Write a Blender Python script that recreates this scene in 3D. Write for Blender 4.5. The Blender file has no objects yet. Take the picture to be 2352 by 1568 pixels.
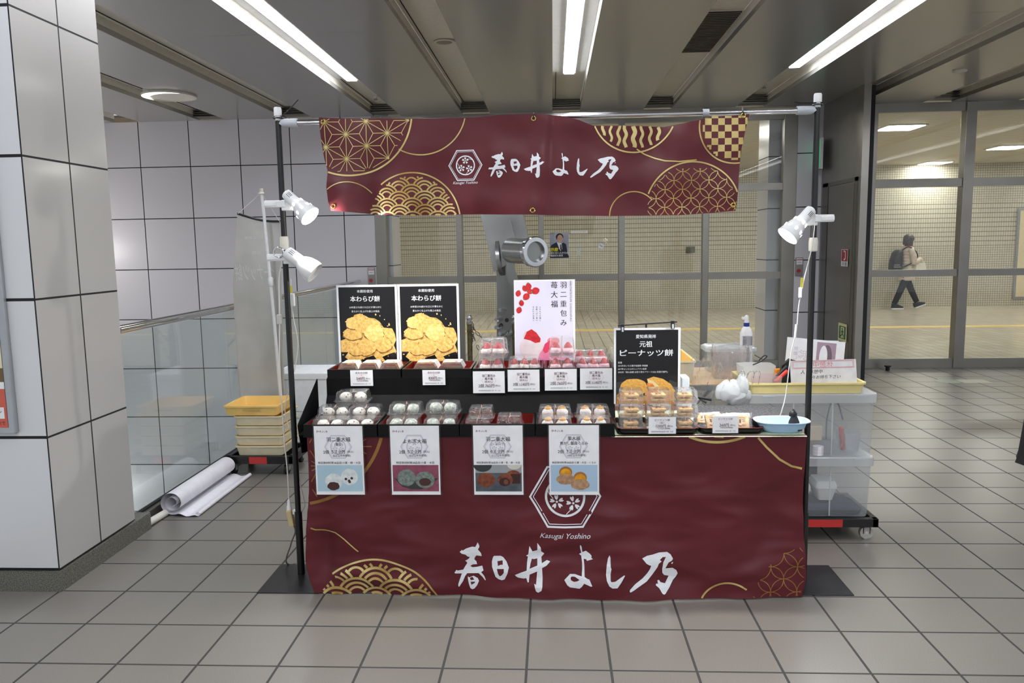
import bpy, bmesh, math, random
from math import sin, cos, pi, sqrt, radians, exp, atan2, hypot
from mathutils import Vector as V3, Matrix as M4
from mathutils.geometry import tessellate_polygon
from mathutils import noise as MN
random.seed(7)
SC = bpy.context.scene
COL = SC.collection
# ---------------------------------------------------------------- camera
FPX, CAMH = 1793.397, 1.49954
RR = [[0.9985438559, 0.0515456505, -0.0159126897], [-0.0094280739, -0.1236854276, -0.9922766884], [-0.0531157152, 0.9909818166, -0.1230195475]]
cd = bpy.data.cameras.new('camera'); cam = bpy.data.objects.new('camera', cd); COL.objects.link(cam)
cd.sensor_width = 36; cd.lens = FPX / 2352 * 36; cd.clip_start = .05; cd.clip_end = 100
m = M4.Identity(4)
for i in range(3):
    m[i][0] = RR[0][i]; m[i][1] = -RR[1][i]; m[i][2] = -RR[2][i]
m[2][3] = CAMH
cam.matrix_world = m; SC.camera = cam
# ---------------------------------------------------------------- world, exposure
W = bpy.data.worlds.new('world'); SC.world = W; W.use_nodes = True
W.node_tree.nodes['Background'].inputs[0].default_value = (.62, .66, .7, 1)
W.node_tree.nodes['Background'].inputs[1].default_value = .42
SC.view_settings.view_transform = 'Standard'; SC.view_settings.look = 'None'
SC.view_settings.gamma = 1; SC.view_settings.exposure = 1.38
SC.view_settings.use_curve_mapping = False
try:
    SC.cycles.transparent_max_bounces = 32; SC.cycles.max_bounces = 7; SC.cycles.diffuse_bounces = 4
    SC.cycles.sample_clamp_indirect = 4; SC.cycles.caustics_reflective = False; SC.cycles.caustics_refractive = False
except Exception: pass
TUBE_E, PANEL_E, SPOT_W, BULB_E = 13.0, 17.0, 20.0, 26.0

def ray(x, y):
    a, b = (x - 1176) / FPX, (y - 784) / FPX
    return V3([RR[0][i] * a + RR[1][i] * b + RR[2][i] for i in range(3)])
def at(x, y, Y):
    d = ray(x, y); k = Y / d[1]; return V3((d[0] * k, Y, CAMH + d[2] * k))
def atz(x, y, z):
    d = ray(x, y); k = (z - CAMH) / d[2]; return V3((d[0] * k, d[1] * k, z))
def atx(x, y, X):
    d = ray(x, y); k = X / d[0]; return V3((X, d[1] * k, CAMH + d[2] * k))

# ---------------------------------------------------------------- materials
def lin(c):
    c = [v / 255 for v in c]
    return tuple([(v / 12.92 if v <= .04045 else ((v + .055) / 1.055) ** 2.4) for v in c] + [1])
class S:
    def __init__(s, nt, o): s.nt = nt; s.o = o
    def op(s, f, b=None, c=None):
        n = s.nt.nodes.new('ShaderNodeMath'); n.operation = f
        for i, a in enumerate((s, b, c)):
            if a is None: continue
            if isinstance(a, S): s.nt.links.new(a.o, n.inputs[i])
            else: n.inputs[i].default_value = a
        return S(s.nt, n.outputs[0])
    def __add__(s, b): return s.op('ADD', b)
    def __sub__(s, b): return s.op('SUBTRACT', b)
    def __mul__(s, b): return s.op('MULTIPLY', b)
    def __truediv__(s, b): return s.op('DIVIDE', b)
    def lt(s, b): return s.op('LESS_THAN', b)
    def gt(s, b): return s.op('GREATER_THAN', b)
    def fr(s): return s.op('FRACT')
    def fl(s): return s.op('FLOOR')
    def mx(s, b): return s.op('MAXIMUM', b)
    def mn(s, b): return s.op('MINIMUM', b)
def newmat(name):
    mt = bpy.data.materials.new(name); mt.use_nodes = True
    nt = mt.node_tree; return mt, nt, nt.nodes['Principled BSDF']
def pos(nt, kind='Position'):
    n = nt.nodes.new('ShaderNodeNewGeometry' if kind == 'Position' else 'ShaderNodeTexCoord')
    sp = nt.nodes.new('ShaderNodeSeparateXYZ'); nt.links.new(n.outputs[kind], sp.inputs[0])
    return [S(nt, sp.outputs[i]) for i in range(3)], n.outputs[kind]
def mixc(nt, fac, a, b):
    n = nt.nodes.new('ShaderNodeMix'); n.data_type = 'RGBA'
    nt.links.new(fac.o, n.inputs[0])
    for i, c in ((6, a), (7, b)):
        if isinstance(c, (tuple, list)): n.inputs[i].default_value = c
        else: nt.links.new(c, n.inputs[i])
    return n.outputs[2]
def noise(nt, vec, scale, detail=3, rough=.5):
    n = nt.nodes.new('ShaderNodeTexNoise'); n.inputs['Scale'].default_value = scale
    n.inputs['Detail'].default_value = detail; n.inputs['Roughness'].default_value = rough
    nt.links.new(vec, n.inputs['Vector']); return S(nt, n.outputs['Fac'])
MC = {}
def pm(name, c, rough=.5, metal=0., spec=.5, var=0., vs=20., bump=0., bs=60., em=0., sss=0., c2=None, coat=0., aniso=0):
    if name in MC: return MC[name]
    mt, nt, b = newmat(name)
    c = lin(c); b.inputs['Base Color'].default_value = c
    b.inputs['Roughness'].default_value = rough; b.inputs['Metallic'].default_value = metal
    b.inputs['Specular IOR Level'].default_value = spec; b.inputs['Coat Weight'].default_value = coat
    P, vec = pos(nt, 'Object')
    var = var or .06
    n = noise(nt, vec, vs)
    c2 = lin(c2) if c2 else tuple([v * (1 - var) for v in c[:3]] + [1])
    f = (n - .35) * 3.3
    f = f.mx(0.).mn(1.)
    o = mixc(nt, f, c, c2); nt.links.new(o, b.inputs['Base Color'])
    if bump:
        nb = noise(nt, vec, bs, 4)
        bn = nt.nodes.new('ShaderNodeBump'); bn.inputs['Strength'].default_value = bump; bn.inputs['Distance'].default_value = .01
        nt.links.new(nb.o, bn.inputs['Height']); nt.links.new(bn.outputs[0], b.inputs['Normal'])
    if em:
        b.inputs['Emission Color'].default_value = c; b.inputs['Emission Strength'].default_value = em
    if sss:
        b.inputs['Subsurface Weight'].default_value = sss; b.inputs['Subsurface Radius'].default_value = (.01, .008, .006); b.inputs['Subsurface Scale'].default_value = .5
    MC[name] = mt; return mt
def clear(name, tint=(245, 248, 248), gloss=.5, rough=.05, bump=0., bs=40., white=0., ior=1.45):
    if name in MC: return MC[name]
    mt, nt, b = newmat(name); nt.nodes.remove(b)
    out = nt.nodes['Material Output']
    tr = nt.nodes.new('ShaderNodeBsdfTransparent'); tr.inputs[0].default_value = lin(tint)
    gl = nt.nodes.new('ShaderNodeBsdfGlossy'); gl.inputs['Roughness'].default_value = rough; gl.inputs[0].default_value = (1, 1, 1, 1)
    fr = nt.nodes.new('ShaderNodeLayerWeight')
    fac = (S(nt, fr.outputs['Facing']).op('POWER', 4.) * .9 + .045) * (gloss * 2)
    P, vec = pos(nt, 'Object')
    if bump:
        nb = noise(nt, vec, bs, 4)
        bn = nt.nodes.new('ShaderNodeBump'); bn.inputs['Strength'].default_value = bump; bn.inputs['Distance'].default_value = .01
        nt.links.new(nb.o, bn.inputs['Height']); nt.links.new(bn.outputs[0], gl.inputs['Normal']); nt.links.new(bn.outputs[0], fr.inputs['Normal'])
    fac = fac.mn(1.)
    base = tr.outputs[0]
    if white:
        df = nt.nodes.new('ShaderNodeBsdfDiffuse'); df.inputs[0].default_value = lin((235, 238, 240))
        tl = nt.nodes.new('ShaderNodeBsdfTranslucent'); tl.inputs[0].default_value = lin((235, 238, 240))
        a = nt.nodes.new('ShaderNodeAddShader'); m1 = nt.nodes.new('ShaderNodeMixShader'); m1.inputs[0].default_value = .5
        nt.links.new(df.outputs[0], m1.inputs[1]); nt.links.new(tl.outputs[0], m1.inputs[2])
        m2 = nt.nodes.new('ShaderNodeMixShader'); m2.inputs[0].default_value = white
        nt.links.new(tr.outputs[0], m2.inputs[1]); nt.links.new(m1.outputs[0], m2.inputs[2]); base = m2.outputs[0]
    mx = nt.nodes.new('ShaderNodeMixShader'); nt.links.new(fac.o, mx.inputs[0])
    nt.links.new(base, mx.inputs[1]); nt.links.new(gl.outputs[0], mx.inputs[2])
    nt.links.new(mx.outputs[0], out.inputs['Surface'])
    MC[name] = mt; return mt
def gridmat(name, base, line, a, b, pa, pb, a0, b0, w, rough=.3, spec=.5, var=.04, speck=0., metal=0., bands=None, base2=None):
    """square panels with joints, drawn from the place's own coordinates; a, b are the axes"""
    mt, nt, bs = newmat(name)
    P, vec = pos(nt)
    ua = (P[a] - a0) / pa
    if bands:      # rows change height between two levels
        z0, z1, tall = bands
        inb = P[b].gt(z0) * P[b].lt(z1)
        ub = ((P[b] - z0) / pb) * (inb.op('MULTIPLY', -1.) + 1.) + ((P[b] - z0) / tall) * inb
        wb = w / pb
    else:
        ub = (P[b] - b0) / pb; wb = w / pb
    la = (ua + w / pa / 2).fr().lt(w / pa); lb = (ub + wb / 2).fr().lt(wb)
    ln = la.mx(lb)
    cell = ua.fl() * 12.9898 + ub.fl() * 78.233
    rnd = (cell.op('SINE') * 4375.85).fr()
    c = lin(base); cc = lin(base2) if base2 else tuple([v * (1 - var) for v in c[:3]] + [1])
    o = mixc(nt, rnd, c, cc)
    if speck:
        n = noise(nt, vec, 260, 2); f = ((n - .42) * 5).mx(0.).mn(1.) * speck
        o = mixc(nt, f, o, tuple([v * .45 for v in c[:3]] + [1]))
        n2 = noise(nt, vec, 3, 3); f2 = ((n2 - .45) * 3).mx(0.).mn(1.) * (speck * .5)
        o = mixc(nt, f2, o, tuple([v * .72 for v in c[:3]] + [1]))
    o = mixc(nt, ln, o, lin(line)); nt.links.new(o, bs.inputs['Base Color'])
    r = (ln * .6 + rough).mn(1.); nt.links.new(r.o, bs.inputs['Roughness'])
    bs.inputs['Specular IOR Level'].default_value = spec; bs.inputs['Metallic'].default_value = metal
    bn = nt.nodes.new('ShaderNodeBump'); bn.inputs['Strength'].default_value = .6; bn.inputs['Distance'].default_value = .003; bn.invert = True
    nt.links.new(ln.o, bn.inputs['Height']); nt.links.new(bn.outputs[0], bs.inputs['Normal'])
    MC[name] = mt; return mt

# ---------------------------------------------------------------- geometry
def wloc(o):
    v = V3((0, 0, 0))
    while o is not None: v += o.location; o = o.parent
    return v
def mkobj(name, vs, fs, mats, parent=None, smooth=False, mi=None, ang=None, origin=None):
    me = bpy.data.meshes.new(name)
    off = wloc(parent) if parent else (V3(origin) if origin is not None else V3((0, 0, 0)))
    me.from_pydata([V3(v) - off for v in vs], [], fs)
    if not isinstance(mats, (list, tuple)): mats = [mats]
    for q in mats: me.materials.append(q)
    if mi: me.polygons.foreach_set('material_index', mi)
    if smooth:
        me.polygons.foreach_set('use_smooth', [True] * len(me.polygons))
    o = bpy.data.objects.new(name, me); COL.objects.link(o)
    if parent: o.parent = parent
    elif origin is not None: o.location = V3(origin)
    if smooth and ang is not None:
        md = o.modifiers.new('w', 'EDGE_SPLIT'); md.split_angle = radians(ang)
    me.update(); return o
class MB:
    def __init__(s): s.v = []; s.f = []
    def add(s, vs, fs):
        k = len(s.v); s.v += [V3(a) for a in vs]; s.f += [[i + k for i in f] for f in fs]; return s
    def box(s, x0, x1, y0, y1, z0, z1, bev=0., mat=None):
        bm = bmesh.new(); bmesh.ops.create_cube(bm, size=1)
        for v in bm.verts: v.co = V3(((x0 + x1) / 2 + v.co.x * (x1 - x0), (y0 + y1) / 2 + v.co.y * (y1 - y0), (z0 + z1) / 2 + v.co.z * (z1 - z0)))
        if bev: bmesh.ops.bevel(bm, geom=bm.edges[:], offset=bev, segments=2, affect='EDGES', profile=.6)
        bm.verts.index_update(); vs = [(mat @ v.co if mat else v.co.copy()) for v in bm.verts]; fs = [[v.index for v in f.verts] for f in bm.faces]; bm.free()
        return s.add(vs, fs)
    def lathe(s, prof, mat=None, n=20, cap=True):
        vs = []; fs = []
        for r, h in prof:
            for i in range(n):
                a = 2 * pi * i / n; vs.append(V3((r * cos(a), r * sin(a), h)))
        for j in range(len(prof) - 1):
            for i in range(n):
                k = (i + 1) % n; fs.append([j * n + i, j * n + k, (j + 1) * n + k, (j + 1) * n + i])
        if cap:
            fs.append(list(range(n))[::-1]); fs.append([(len(prof) - 1) * n + i for i in range(n)])
        if mat: vs = [mat @ v for v in vs]
        return s.add(vs, fs)
    def cyl(s, p0, p1, r, r1=None, n=14):
        p0 = V3(p0); p1 = V3(p1); d = p1 - p0
        return s.lathe([(r, 0), (r if r1 is None else r1, d.length)], frame(p0, d), n)
    def tube(s, pts, r, n=8, closed=False, flat=1.):
        pts = [V3(p) for p in pts]; N = len(pts); vs = []; fs = []; up = V3((.13, .21, .97))
        for i, p in enumerate(pts):
            t = (pts[(i + 1) % N] - pts[i - 1]) if closed else (pts[min(i + 1, N - 1)] - pts[max(i - 1, 0)])
            t = t.normalized() if t.length > 1e-9 else V3((0, 0, 1)); a = up.cross(t)
            a = a.normalized() if a.length > .05 else V3((1, 0, 0)).cross(t).normalized(); b = t.cross(a); up = b
            rr = r[i] if isinstance(r, (list, tuple)) else r
            for k in range(n):
                q = 2 * pi * k / n; vs.append(p + a * cos(q) * rr + b * sin(q) * rr * flat)
        M = N if closed else N - 1
        for i in range(M):
            j = (i + 1) % N
            for k in range(n):
                l = (k + 1) % n; fs.append([i * n + k, i * n + l, j * n + l, j * n + k])
        if not closed: fs.append(list(range(n))[::-1]); fs.append([(N - 1) * n + k for k in range(n)])
        return s.add(vs, fs)
    def prism(s, pts, d0, d1, ax='y'):
        """pts in the two other axes"""
        def mk(p, d): return {'y': (p[0], d, p[1]), 'x': (d, p[0], p[1]), 'z': (p[0], p[1], d)}[ax]
        n = len(pts); tri = tessellate_polygon([[V3((p[0], p[1], 0)) for p in pts]])
        vs = [mk(p, d0) for p in pts] + [mk(p, d1) for p in pts]
        fs = [list(t) for t in tri] + [[i + n for i in t][::-1] for t in tri] + [[i, (i + 1) % n, n + (i + 1) % n, n + i] for i in range(n)]
        return s.add(vs, fs)
    def sph(s, c, r, sx=1, sy=1, sz=1, n=16, m=10, rot=None, lo=-pi / 2, hi=pi / 2):
        vs = []; fs = []
        for j in range(m + 1):
            t = lo + (hi - lo) * j / m
            for i in range(n):
                a = 2 * pi * i / n; v = V3((cos(a) * cos(t) * r * sx, sin(a) * cos(t) * r * sy, sin(t) * r * sz))
                if rot: v = rot @ v
                vs.append(v + V3(c))
        for j in range(m):
            for i in range(n):
                k = (i + 1) % n; fs.append([j * n + i, j * n + k, (j + 1) * n + k, (j + 1) * n + i])
        return s.add(vs, fs)
    def loft(s, loops, cap0=True, cap1=True):
        n = len(loops[0]); vs = [p for l in loops for p in l]; fs = []
        for j in range(len(loops) - 1):
            for i in range(n):
                k = (i + 1) % n; fs.append([j * n + i, j * n + k, (j + 1) * n + k, (j + 1) * n + i])
        if cap0: fs.append(list(range(n))[::-1])
        if cap1: fs.append([(len(loops) - 1) * n + i for i in range(n)])
        return s.add(vs, fs)
    def grid(s, fn, nu, nv):
        vs = [fn(i / nu, j / nv) for j in range(nv + 1) for i in range(nu + 1)]
        fs = [[j * (nu + 1) + i, j * (nu + 1) + i + 1, (j + 1) * (nu + 1) + i + 1, (j + 1) * (nu + 1) + i] for j in range(nv) for i in range(nu)]
        return s.add(vs, fs)
    def build(s, name, mat, parent=None, smooth=False, ang=35, origin=None):
        return mkobj(name, s.v, s.f, mat, parent, smooth, None, ang if smooth else None, origin)
def frame(p, d):
    d = V3(d).normalized(); q = d.to_track_quat('Z', 'Y')
    return M4.Translation(V3(p)) @ q.to_matrix().to_4x4()
def rrect(cx, cy, w, d, r, z, n=4):
    out = []
    for (sx, sy, a0) in ((1, 1, 0), (-1, 1, 90), (-1, -1, 180), (1, -1, 270)):
        for i in range(n + 1):
            a = radians(a0 + 90 * i / n)
            out.append(V3((cx + sx * (w / 2 - r) + r * cos(a), cy + sy * (d / 2 - r) + r * sin(a), z)))
    return out
def tag(o, label=None, cat=None, group=None, kind=None):
    if label: o['label'] = label
    if cat: o['category'] = cat
    if group: o['group'] = group
    if kind: o['kind'] = kind
    return o
def thing(name, label, cat, loc=(0, 0, 0), group=None, kind=None):
    o = bpy.data.objects.new(name, None); COL.objects.link(o); o.location = V3(loc); o.empty_display_size = .05
    return tag(o, label, cat, group, kind)
def clone(o, loc, rz=None, label=None, scale=None, rot=None):
    r = o.copy(); COL.objects.link(r); r.location = V3(loc)
    if rz is not None: r.rotation_euler = (0, 0, rz)
    if rot is not None: r.rotation_euler = rot
    if scale: r.scale = scale
    if label: r['label'] = label
    for ch in list(o.children):
        c = ch.copy(); COL.objects.link(c); c.parent = r
        for g in list(ch.children):
            e = g.copy(); COL.objects.link(e); e.parent = c
    return r
def struct(o): o['kind'] = 'structure'; return o

# ---------------------------------------------------------------- flat printing
TC = {}
def textgeo(s, bold=0., shear=0.):
    k = (s, bold, shear)
    if k in TC: return TC[k]
    cu = bpy.data.curves.new('t', 'FONT'); cu.body = s; cu.size = 1; cu.resolution_u = 2; cu.offset = bold; cu.shear = shear
    ob = bpy.data.objects.new('t', cu); COL.objects.link(ob); bpy.context.view_layer.update()
    me = bpy.data.meshes.new_from_object(ob.evaluated_get(bpy.context.evaluated_depsgraph_get()))
    vs = [(v.co.x, v.co.y) for v in me.vertices]; fs = [list(p.vertices) for p in me.polygons]
    bpy.data.objects.remove(ob); bpy.data.curves.remove(cu); bpy.data.meshes.remove(me)
    if not vs: vs = [(0, 0), (1, 1)]
    xs = [v[0] for v in vs]; ys = [v[1] for v in vs]
    TC[k] = (vs, fs, min(xs), max(xs), min(ys), max(ys)); return TC[k]
class Flat:
    """printing laid on the x-z plane facing -y"""
    def __init__(s, e=.0004): s.v = []; s.f = []; s.mi = []; s.mats = []; s.e = e
    def _m(s, mat):
        if mat not in s.mats: s.mats.append(mat)
        return s.mats.index(mat)
    def raw(s, pts, fs, mat, layer=1):
        k = len(s.v); mi = s._m(mat); s.n = getattr(s, 'n', -1) + 1; layer = layer + (s.n % 40) * .022
        s.v += [(p[0], -layer * s.e, p[1]) for p in pts]; s.f += [[i + k for i in f] for f in fs]; s.mi += [mi] * len(fs); return s
    def poly(s, loops, mat, layer=1):
        if not isinstance(loops[0][0], (list, tuple)): loops = [loops]
        t = tessellate_polygon([[V3((p[0], p[1], 0)) for p in l] for l in loops])
        pts = [p for l in loops for p in l]; return s.raw(pts, [list(a) for a in t], mat, layer)
    def rect(s, x0, z0, x1, z1, mat, layer=1): return s.raw([(x0, z0), (x1, z0), (x1, z1), (x0, z1)], [[0, 1, 2, 3]], mat, layer)
    def ell(s, cx, cz, rx, rz, mat, layer=1, rot=0, n=24, a0=0, a1=360, wob=0):
        pts = []
        for i in range(n + (0 if a1 - a0 >= 360 else 1)):
            a = radians(a0 + (a1 - a0) * i / n); k = 1 + wob * sin(a * 5 + cx * 900) + wob * sin(a * 9 + cz * 700)
            x, z = rx * cos(a) * k, rz * sin(a) * k; c, d = cos(rot), sin(rot); pts.append((cx + x * c - z * d, cz + x * d + z * c))
        return s.raw(pts, [list(range(len(pts)))], mat, layer)
    def strip(s, pts, w, mat, layer=1, closed=False, w1=None):
        N = len(pts); L = []
        for i in range(N):
            p, q = (pts[i - 1], pts[(i + 1) % N]) if closed else (pts[max(i - 1, 0)], pts[min(i + 1, N - 1)])
            dx, dz = q[0] - p[0], q[1] - p[1]; l = hypot(dx, dz) or 1; ww = w if w1 is None else w + (w1 - w) * i / max(N - 1, 1)
            L.append((pts[i][0] - dz / l * ww / 2, pts[i][1] + dx / l * ww / 2)); L.append((pts[i][0] + dz / l * ww / 2, pts[i][1] - dx / l * ww / 2))
        M = N if closed else N - 1
        return s.raw(L, [[2 * i, 2 * i + 1, 2 * ((i + 1) % N) + 1, 2 * ((i + 1) % N)] for i in range(M)], mat, layer)
    def text(s, t, cx, cz, w, mat, layer=1, h=None, bold=0.01, shear=0., rot=0, left=False, mirror=False):
        """centre (or left middle) at cx, cz; width w (or height h)"""
        if bold > .011:     # heavier strokes: the same word printed again a hair to each side
            q = (w or h) / max(len(t), 1) * bold * .9 if w else h * bold
            for dx, dz in ((-q, 0), (q, 0), (0, q)): s.text(t, cx + dx, cz + dz, w, mat, layer, h, 0, shear, rot, left, mirror)
        vs, fs, x0, x1, y0, y1 = textgeo(t, 0, shear)
        k = (w / max(x1 - x0, 1e-6)) if w else h / max(y1 - y0, 1e-6); kh = k if (not w or not h) else h / max(y1 - y0, 1e-6)
        out = []
        for x, y in vs:
            X = (x - (x0 if left else (x0 + x1) / 2)) * k * (-1 if mirror else 1); Z = (y - (y0 + y1) / 2) * kh
            c, d = cos(rot), sin(rot); out.append((cx + X * c - Z * d, cz + X * d + Z * c))
        return s.raw(out, fs, mat, layer)
    def vtext(s, t, cx, ztop, size, mat, pitch=None, layer=1, bold=.01):
        pitch = pitch or size * 1.12
        for i, ch in enumerate(t):
            if ch in '　 ': continue
            vs, fs, x0, x1, y0, y1 = textgeo(ch, 0); k = size / .92
            if ch == '二': k *= 1.0
            for dx in ((-.012 * size, .012 * size) if bold > .011 else (0,)): s.raw([(cx + dx + (x - (x0 + x1) / 2) * k, ztop - pitch * i - size / 2 + (y - .36) * k) for x, y in vs], fs, mat, layer)
        return s
    def merge(s, o, fn, layer=None):
        for f, mi in zip(o.f, o.mi): pass
        k = len(s.v); s.v += [(*fn(v[0], v[2]), 0) for v in o.v]; s.v[k:] = [(a, b2, c) for (a, c, _), (_, b2, _) in zip(s.v[k:], o.v)]
        m2 = [s._m(q) for q in o.mats]; s.f += [[i + k for i in f] for f in o.f]; s.mi += [m2[i] for i in o.mi]; return s
    def build(s, name, parent=None, surf=None, cut=None, origin=None):
        if not s.v: return None
        vs, fs, mi = s.v, s.f, s.mi
        if surf and cut:
            bm = bmesh.new(); bv = [bm.verts.new(v) for v in vs]
            for f, i in zip(fs, mi):
                try: bf = bm.faces.new([bv[j] for j in f]); bf.material_index = i
                except ValueError: pass
            xs = [v[0] for v in vs]; zs = [v[2] for v in vs]
            for ax, lo, hi in ((0, min(xs), max(xs)), (2, min(zs), max(zs))):
                c = math.ceil(lo / cut) * cut
                while c < hi:
                    co = [0, 0, 0]; co[ax] = c; no = [0, 0, 0]; no[ax] = 1
                    bmesh.ops.bisect_plane(bm, geom=bm.verts[:] + bm.edges[:] + bm.faces[:], plane_co=co, plane_no=no, dist=1e-6); c += cut
            bm.verts.index_update(); vs = [tuple(v.co) for v in bm.verts]; fs = [[v.index for v in f.verts] for f in bm.faces]; mi = [f.material_index for f in bm.faces]; bm.free()
        if surf: vs = [(v[0], surf(v[0], v[2]) + v[1] - .0012, v[2]) for v in vs]
        else:
            b = wloc(parent) if parent else V3((0, 0, 0)); vs = [(v[0] + b.x, v[1] + b.y, v[2] + b.z) for v in vs]
        return mkobj(name, vs, fs, s.mats, parent, False, mi, None, origin)

# ================================================================ SETTING
steel = pm('brushed_steel', (150, 146, 140), .32, .7, var=.12, vs=3, bump=.05, bs=300)
steel_d = pm('dark_steel', (120, 117, 112), .34, .8, var=.15, vs=2)
chrome = pm('chrome', (215, 215, 218), .1, 1.)
black = pm('black_paint', (18, 17, 18), .38, 0, .5, var=.3)
rubber = pm('black_rubber', (14, 14, 15), .7)
white_p = pm('white_plastic', (226, 226, 226), .35)
paper = pm('white_paper', (236, 236, 238), .55)
MC['panelw'] = gridmat('white_wall_panels', (214, 211, 216), (22, 20, 24), 0, 2, .6035, .6025, -4.866, .065, .011, rough=.26, var=.04)
MC['panelc'] = gridmat('white_column_front', (214, 214, 216), (22, 20, 24), 0, 2, .66, .6, -2.2, .1, .013, rough=.2, var=.02)
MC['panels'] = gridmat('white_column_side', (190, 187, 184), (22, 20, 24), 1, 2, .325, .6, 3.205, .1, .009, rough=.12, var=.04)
floor_m = gridmat('floor_tiles', (128, 123, 116), (26, 24, 22), 0, 1, .3, .3, -2.2072, 3.2108, .0095, rough=.3, var=.09, speck=.35, spec=.95)
floor_m.node_tree.nodes['Principled BSDF'].inputs['IOR'].default_value = 1.56
corr_f = gridmat('corridor_floor_tiles', (200, 194, 180), (104, 98, 84), 0, 1, .15, .3, 0, 0, .011, rough=.22, var=.06, base2=(192, 180, 166))
wall_t = gridmat('corridor_wall_tiles', (204, 199, 184), (120, 113, 98), 0, 2, .05, .05, 0, 0, .0065, rough=.3, var=.08, bands=(1.32, 2.27, .1))
slat_m = gridmat('corridor_ceiling_slats', (204, 198, 182), (120, 113, 98), 0, 1, 9., .11, 0, 9.3, .012, rough=.5, var=.02)
beam_m = gridmat('ceiling_panels', (158, 155, 149), (110, 107, 100), 0, 1, 50., 1.8, 20, .25, .004, rough=.24, var=.0, spec=.6, metal=.3)
recess_m = pm('ceiling_recess_paint', (226, 220, 206), .45)
granite = pm('granite', (132, 130, 120), .4, c2=(60, 60, 56), vs=220)

struct(MB().box(-2.33, 14, -4, 9.28, -.12, 0).box(-2.9, -2.33, -4, 3.97, -.12, 0).build('floor', floor_m))
struct(MB().box(-8, 16, 9.28, 17.7, -.12, 0).build('floor.001', corr_f))
struct(MB().box(-6.2, -2.33, 3.9, 9.3, -3.3, -3.2).build('floor.002', floor_m))
struct(MB().box(-6.2, -2.09, 9.2, 9.36, -3.3, 3.0).build('wall_back', MC['panelw']))
struct(MB().box(-6.3, -6.2, 3.9, 9.3, -3.3, 3.2).build('wall_left', MC['panelw']))
struct(MB().box(-6.2, -2.34, 3.8, 3.9, -3.3, -.0).build('wall_front', recess_m))
# column: front face and side face carry their own panel joints
cvs = [(-2.9, 3.21, .1), (-2.2, 3.21, .1), (-2.2, 3.84, .1), (-2.9, 3.84, .1)]
cv = cvs + [(x, y, 3.3) for x, y, z in cvs]
mk = mkobj('wall_column', cv, [[0, 1, 5, 4], [1, 2, 6, 5], [2, 3, 7, 6], [3, 0, 4, 7]], [MC['panelc'], MC['panels']], mi=[0, 1, 1, 1]); struct(mk)
struct(MB().box(-2.95, -2.192, 3.2, 3.98, 0, .092).build('baseboard_column', granite))
# ceiling: lowered panels with channels between them
rec = [(-2.05 + 1.031 * k, -1.737 + 1.031 * k) for k in range(-4, 12)]
mb = MB(); mr = MB(); prev = -6.2
for a, b in rec:
    mb.box(prev, a, -4, 9.2, 3.0, 3.04); prev = b
    mr.box(a, b, -4, 9.2, 3.105, 3.125)
    mr.box(a - .012, a - .001, -4, 9.2, 3.041, 3.105); mr.box(b + .001, b + .012, -4, 9.2, 3.041, 3.105)
mb.box(prev, 14, -4, 9.2, 3.0, 3.04)
struct(mb.build('ceiling', beam_m)); struct(mr.build('ceiling.001', recess_m))
ml = MB()
for a, b in rec:
    if a < -4.2 or a > 8: continue
    for i in range(4): ml.box(a, b, 9.02 + i * .001, 9.19, 3.012 + i * .023, 3.022 + i * .023)
struct(ml.build('trim_1', steel_d))
mt_ = MB()
for a, b in rec:
    mt_.box(a + .03, a + .036, -4, 9.0, 3.1, 3.105)
struct(mt_.build('trim_2', rubber))

# corridor beyond the glass
struct(MB().box(-8, 16, 17.6, 17.7, 0, 3.4).build('wall_corridor', wall_t))
struct(MB().box(-8, 16, 9.3, 17.6, 3.07, 3.1).build('ceiling.002', slat_m))
struct(MB().box(-8.1, -8, 9.3, 17.7, 0, 3.2).build('wall_corridor_left', wall_t))
struct(MB().box(16, 16.1, 9.3, 17.7, 0, 3.2).build('wall_corridor_right', wall_t))
struct(MB().box(2.54, 3.2, 9.5, 9.95, 0, 3.07).build('wall_corridor_pier', MC['panelw']))
struct(MB().box(-2.5, -1.93, 9.42, 9.9, 0, 3.07).build('wall_corridor_pier.001', MC['panelw']))
yel = pm('yellow_tactile', (222, 194, 126), .5)
struct(MB().box(-8, 16, 13.42, 13.7, 0, .004).build('trim_3', yel))
lamp_c = pm('corridor_lamp', (255, 252, 244), .5, em=PANEL_E)
n = 0
for X in (-4.35, -1.25, 1.85, 4.95, 8.05, 11.15):
    for Y in (11.66, 14.55, 17.2):
        if Y == 17.2 and X < 8: continue
        t = thing('ceiling_light', 'square recessed corridor ceiling light, %s row, %s' % ({11.66: 'nearest', 14.55: 'middle', 17.2: 'farthest'}[Y], 'far left behind the banner' if X < 0 else ('behind the hanging banner' if X < 3 else ('above the doors' if X < 6 else 'at the far right'))), 'ceiling light', (X, Y, 3.06), 'square lights in the corridor ceiling')
        MB().box(X - .27, X + .27, Y - .27, Y + .27, 3.056, 3.07).build('frame', white_p, t)
        MB().box(X - .24, X + .24, Y - .24, Y + .24, 3.05, 3.056).build('diffuser', lamp_c, t)

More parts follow.
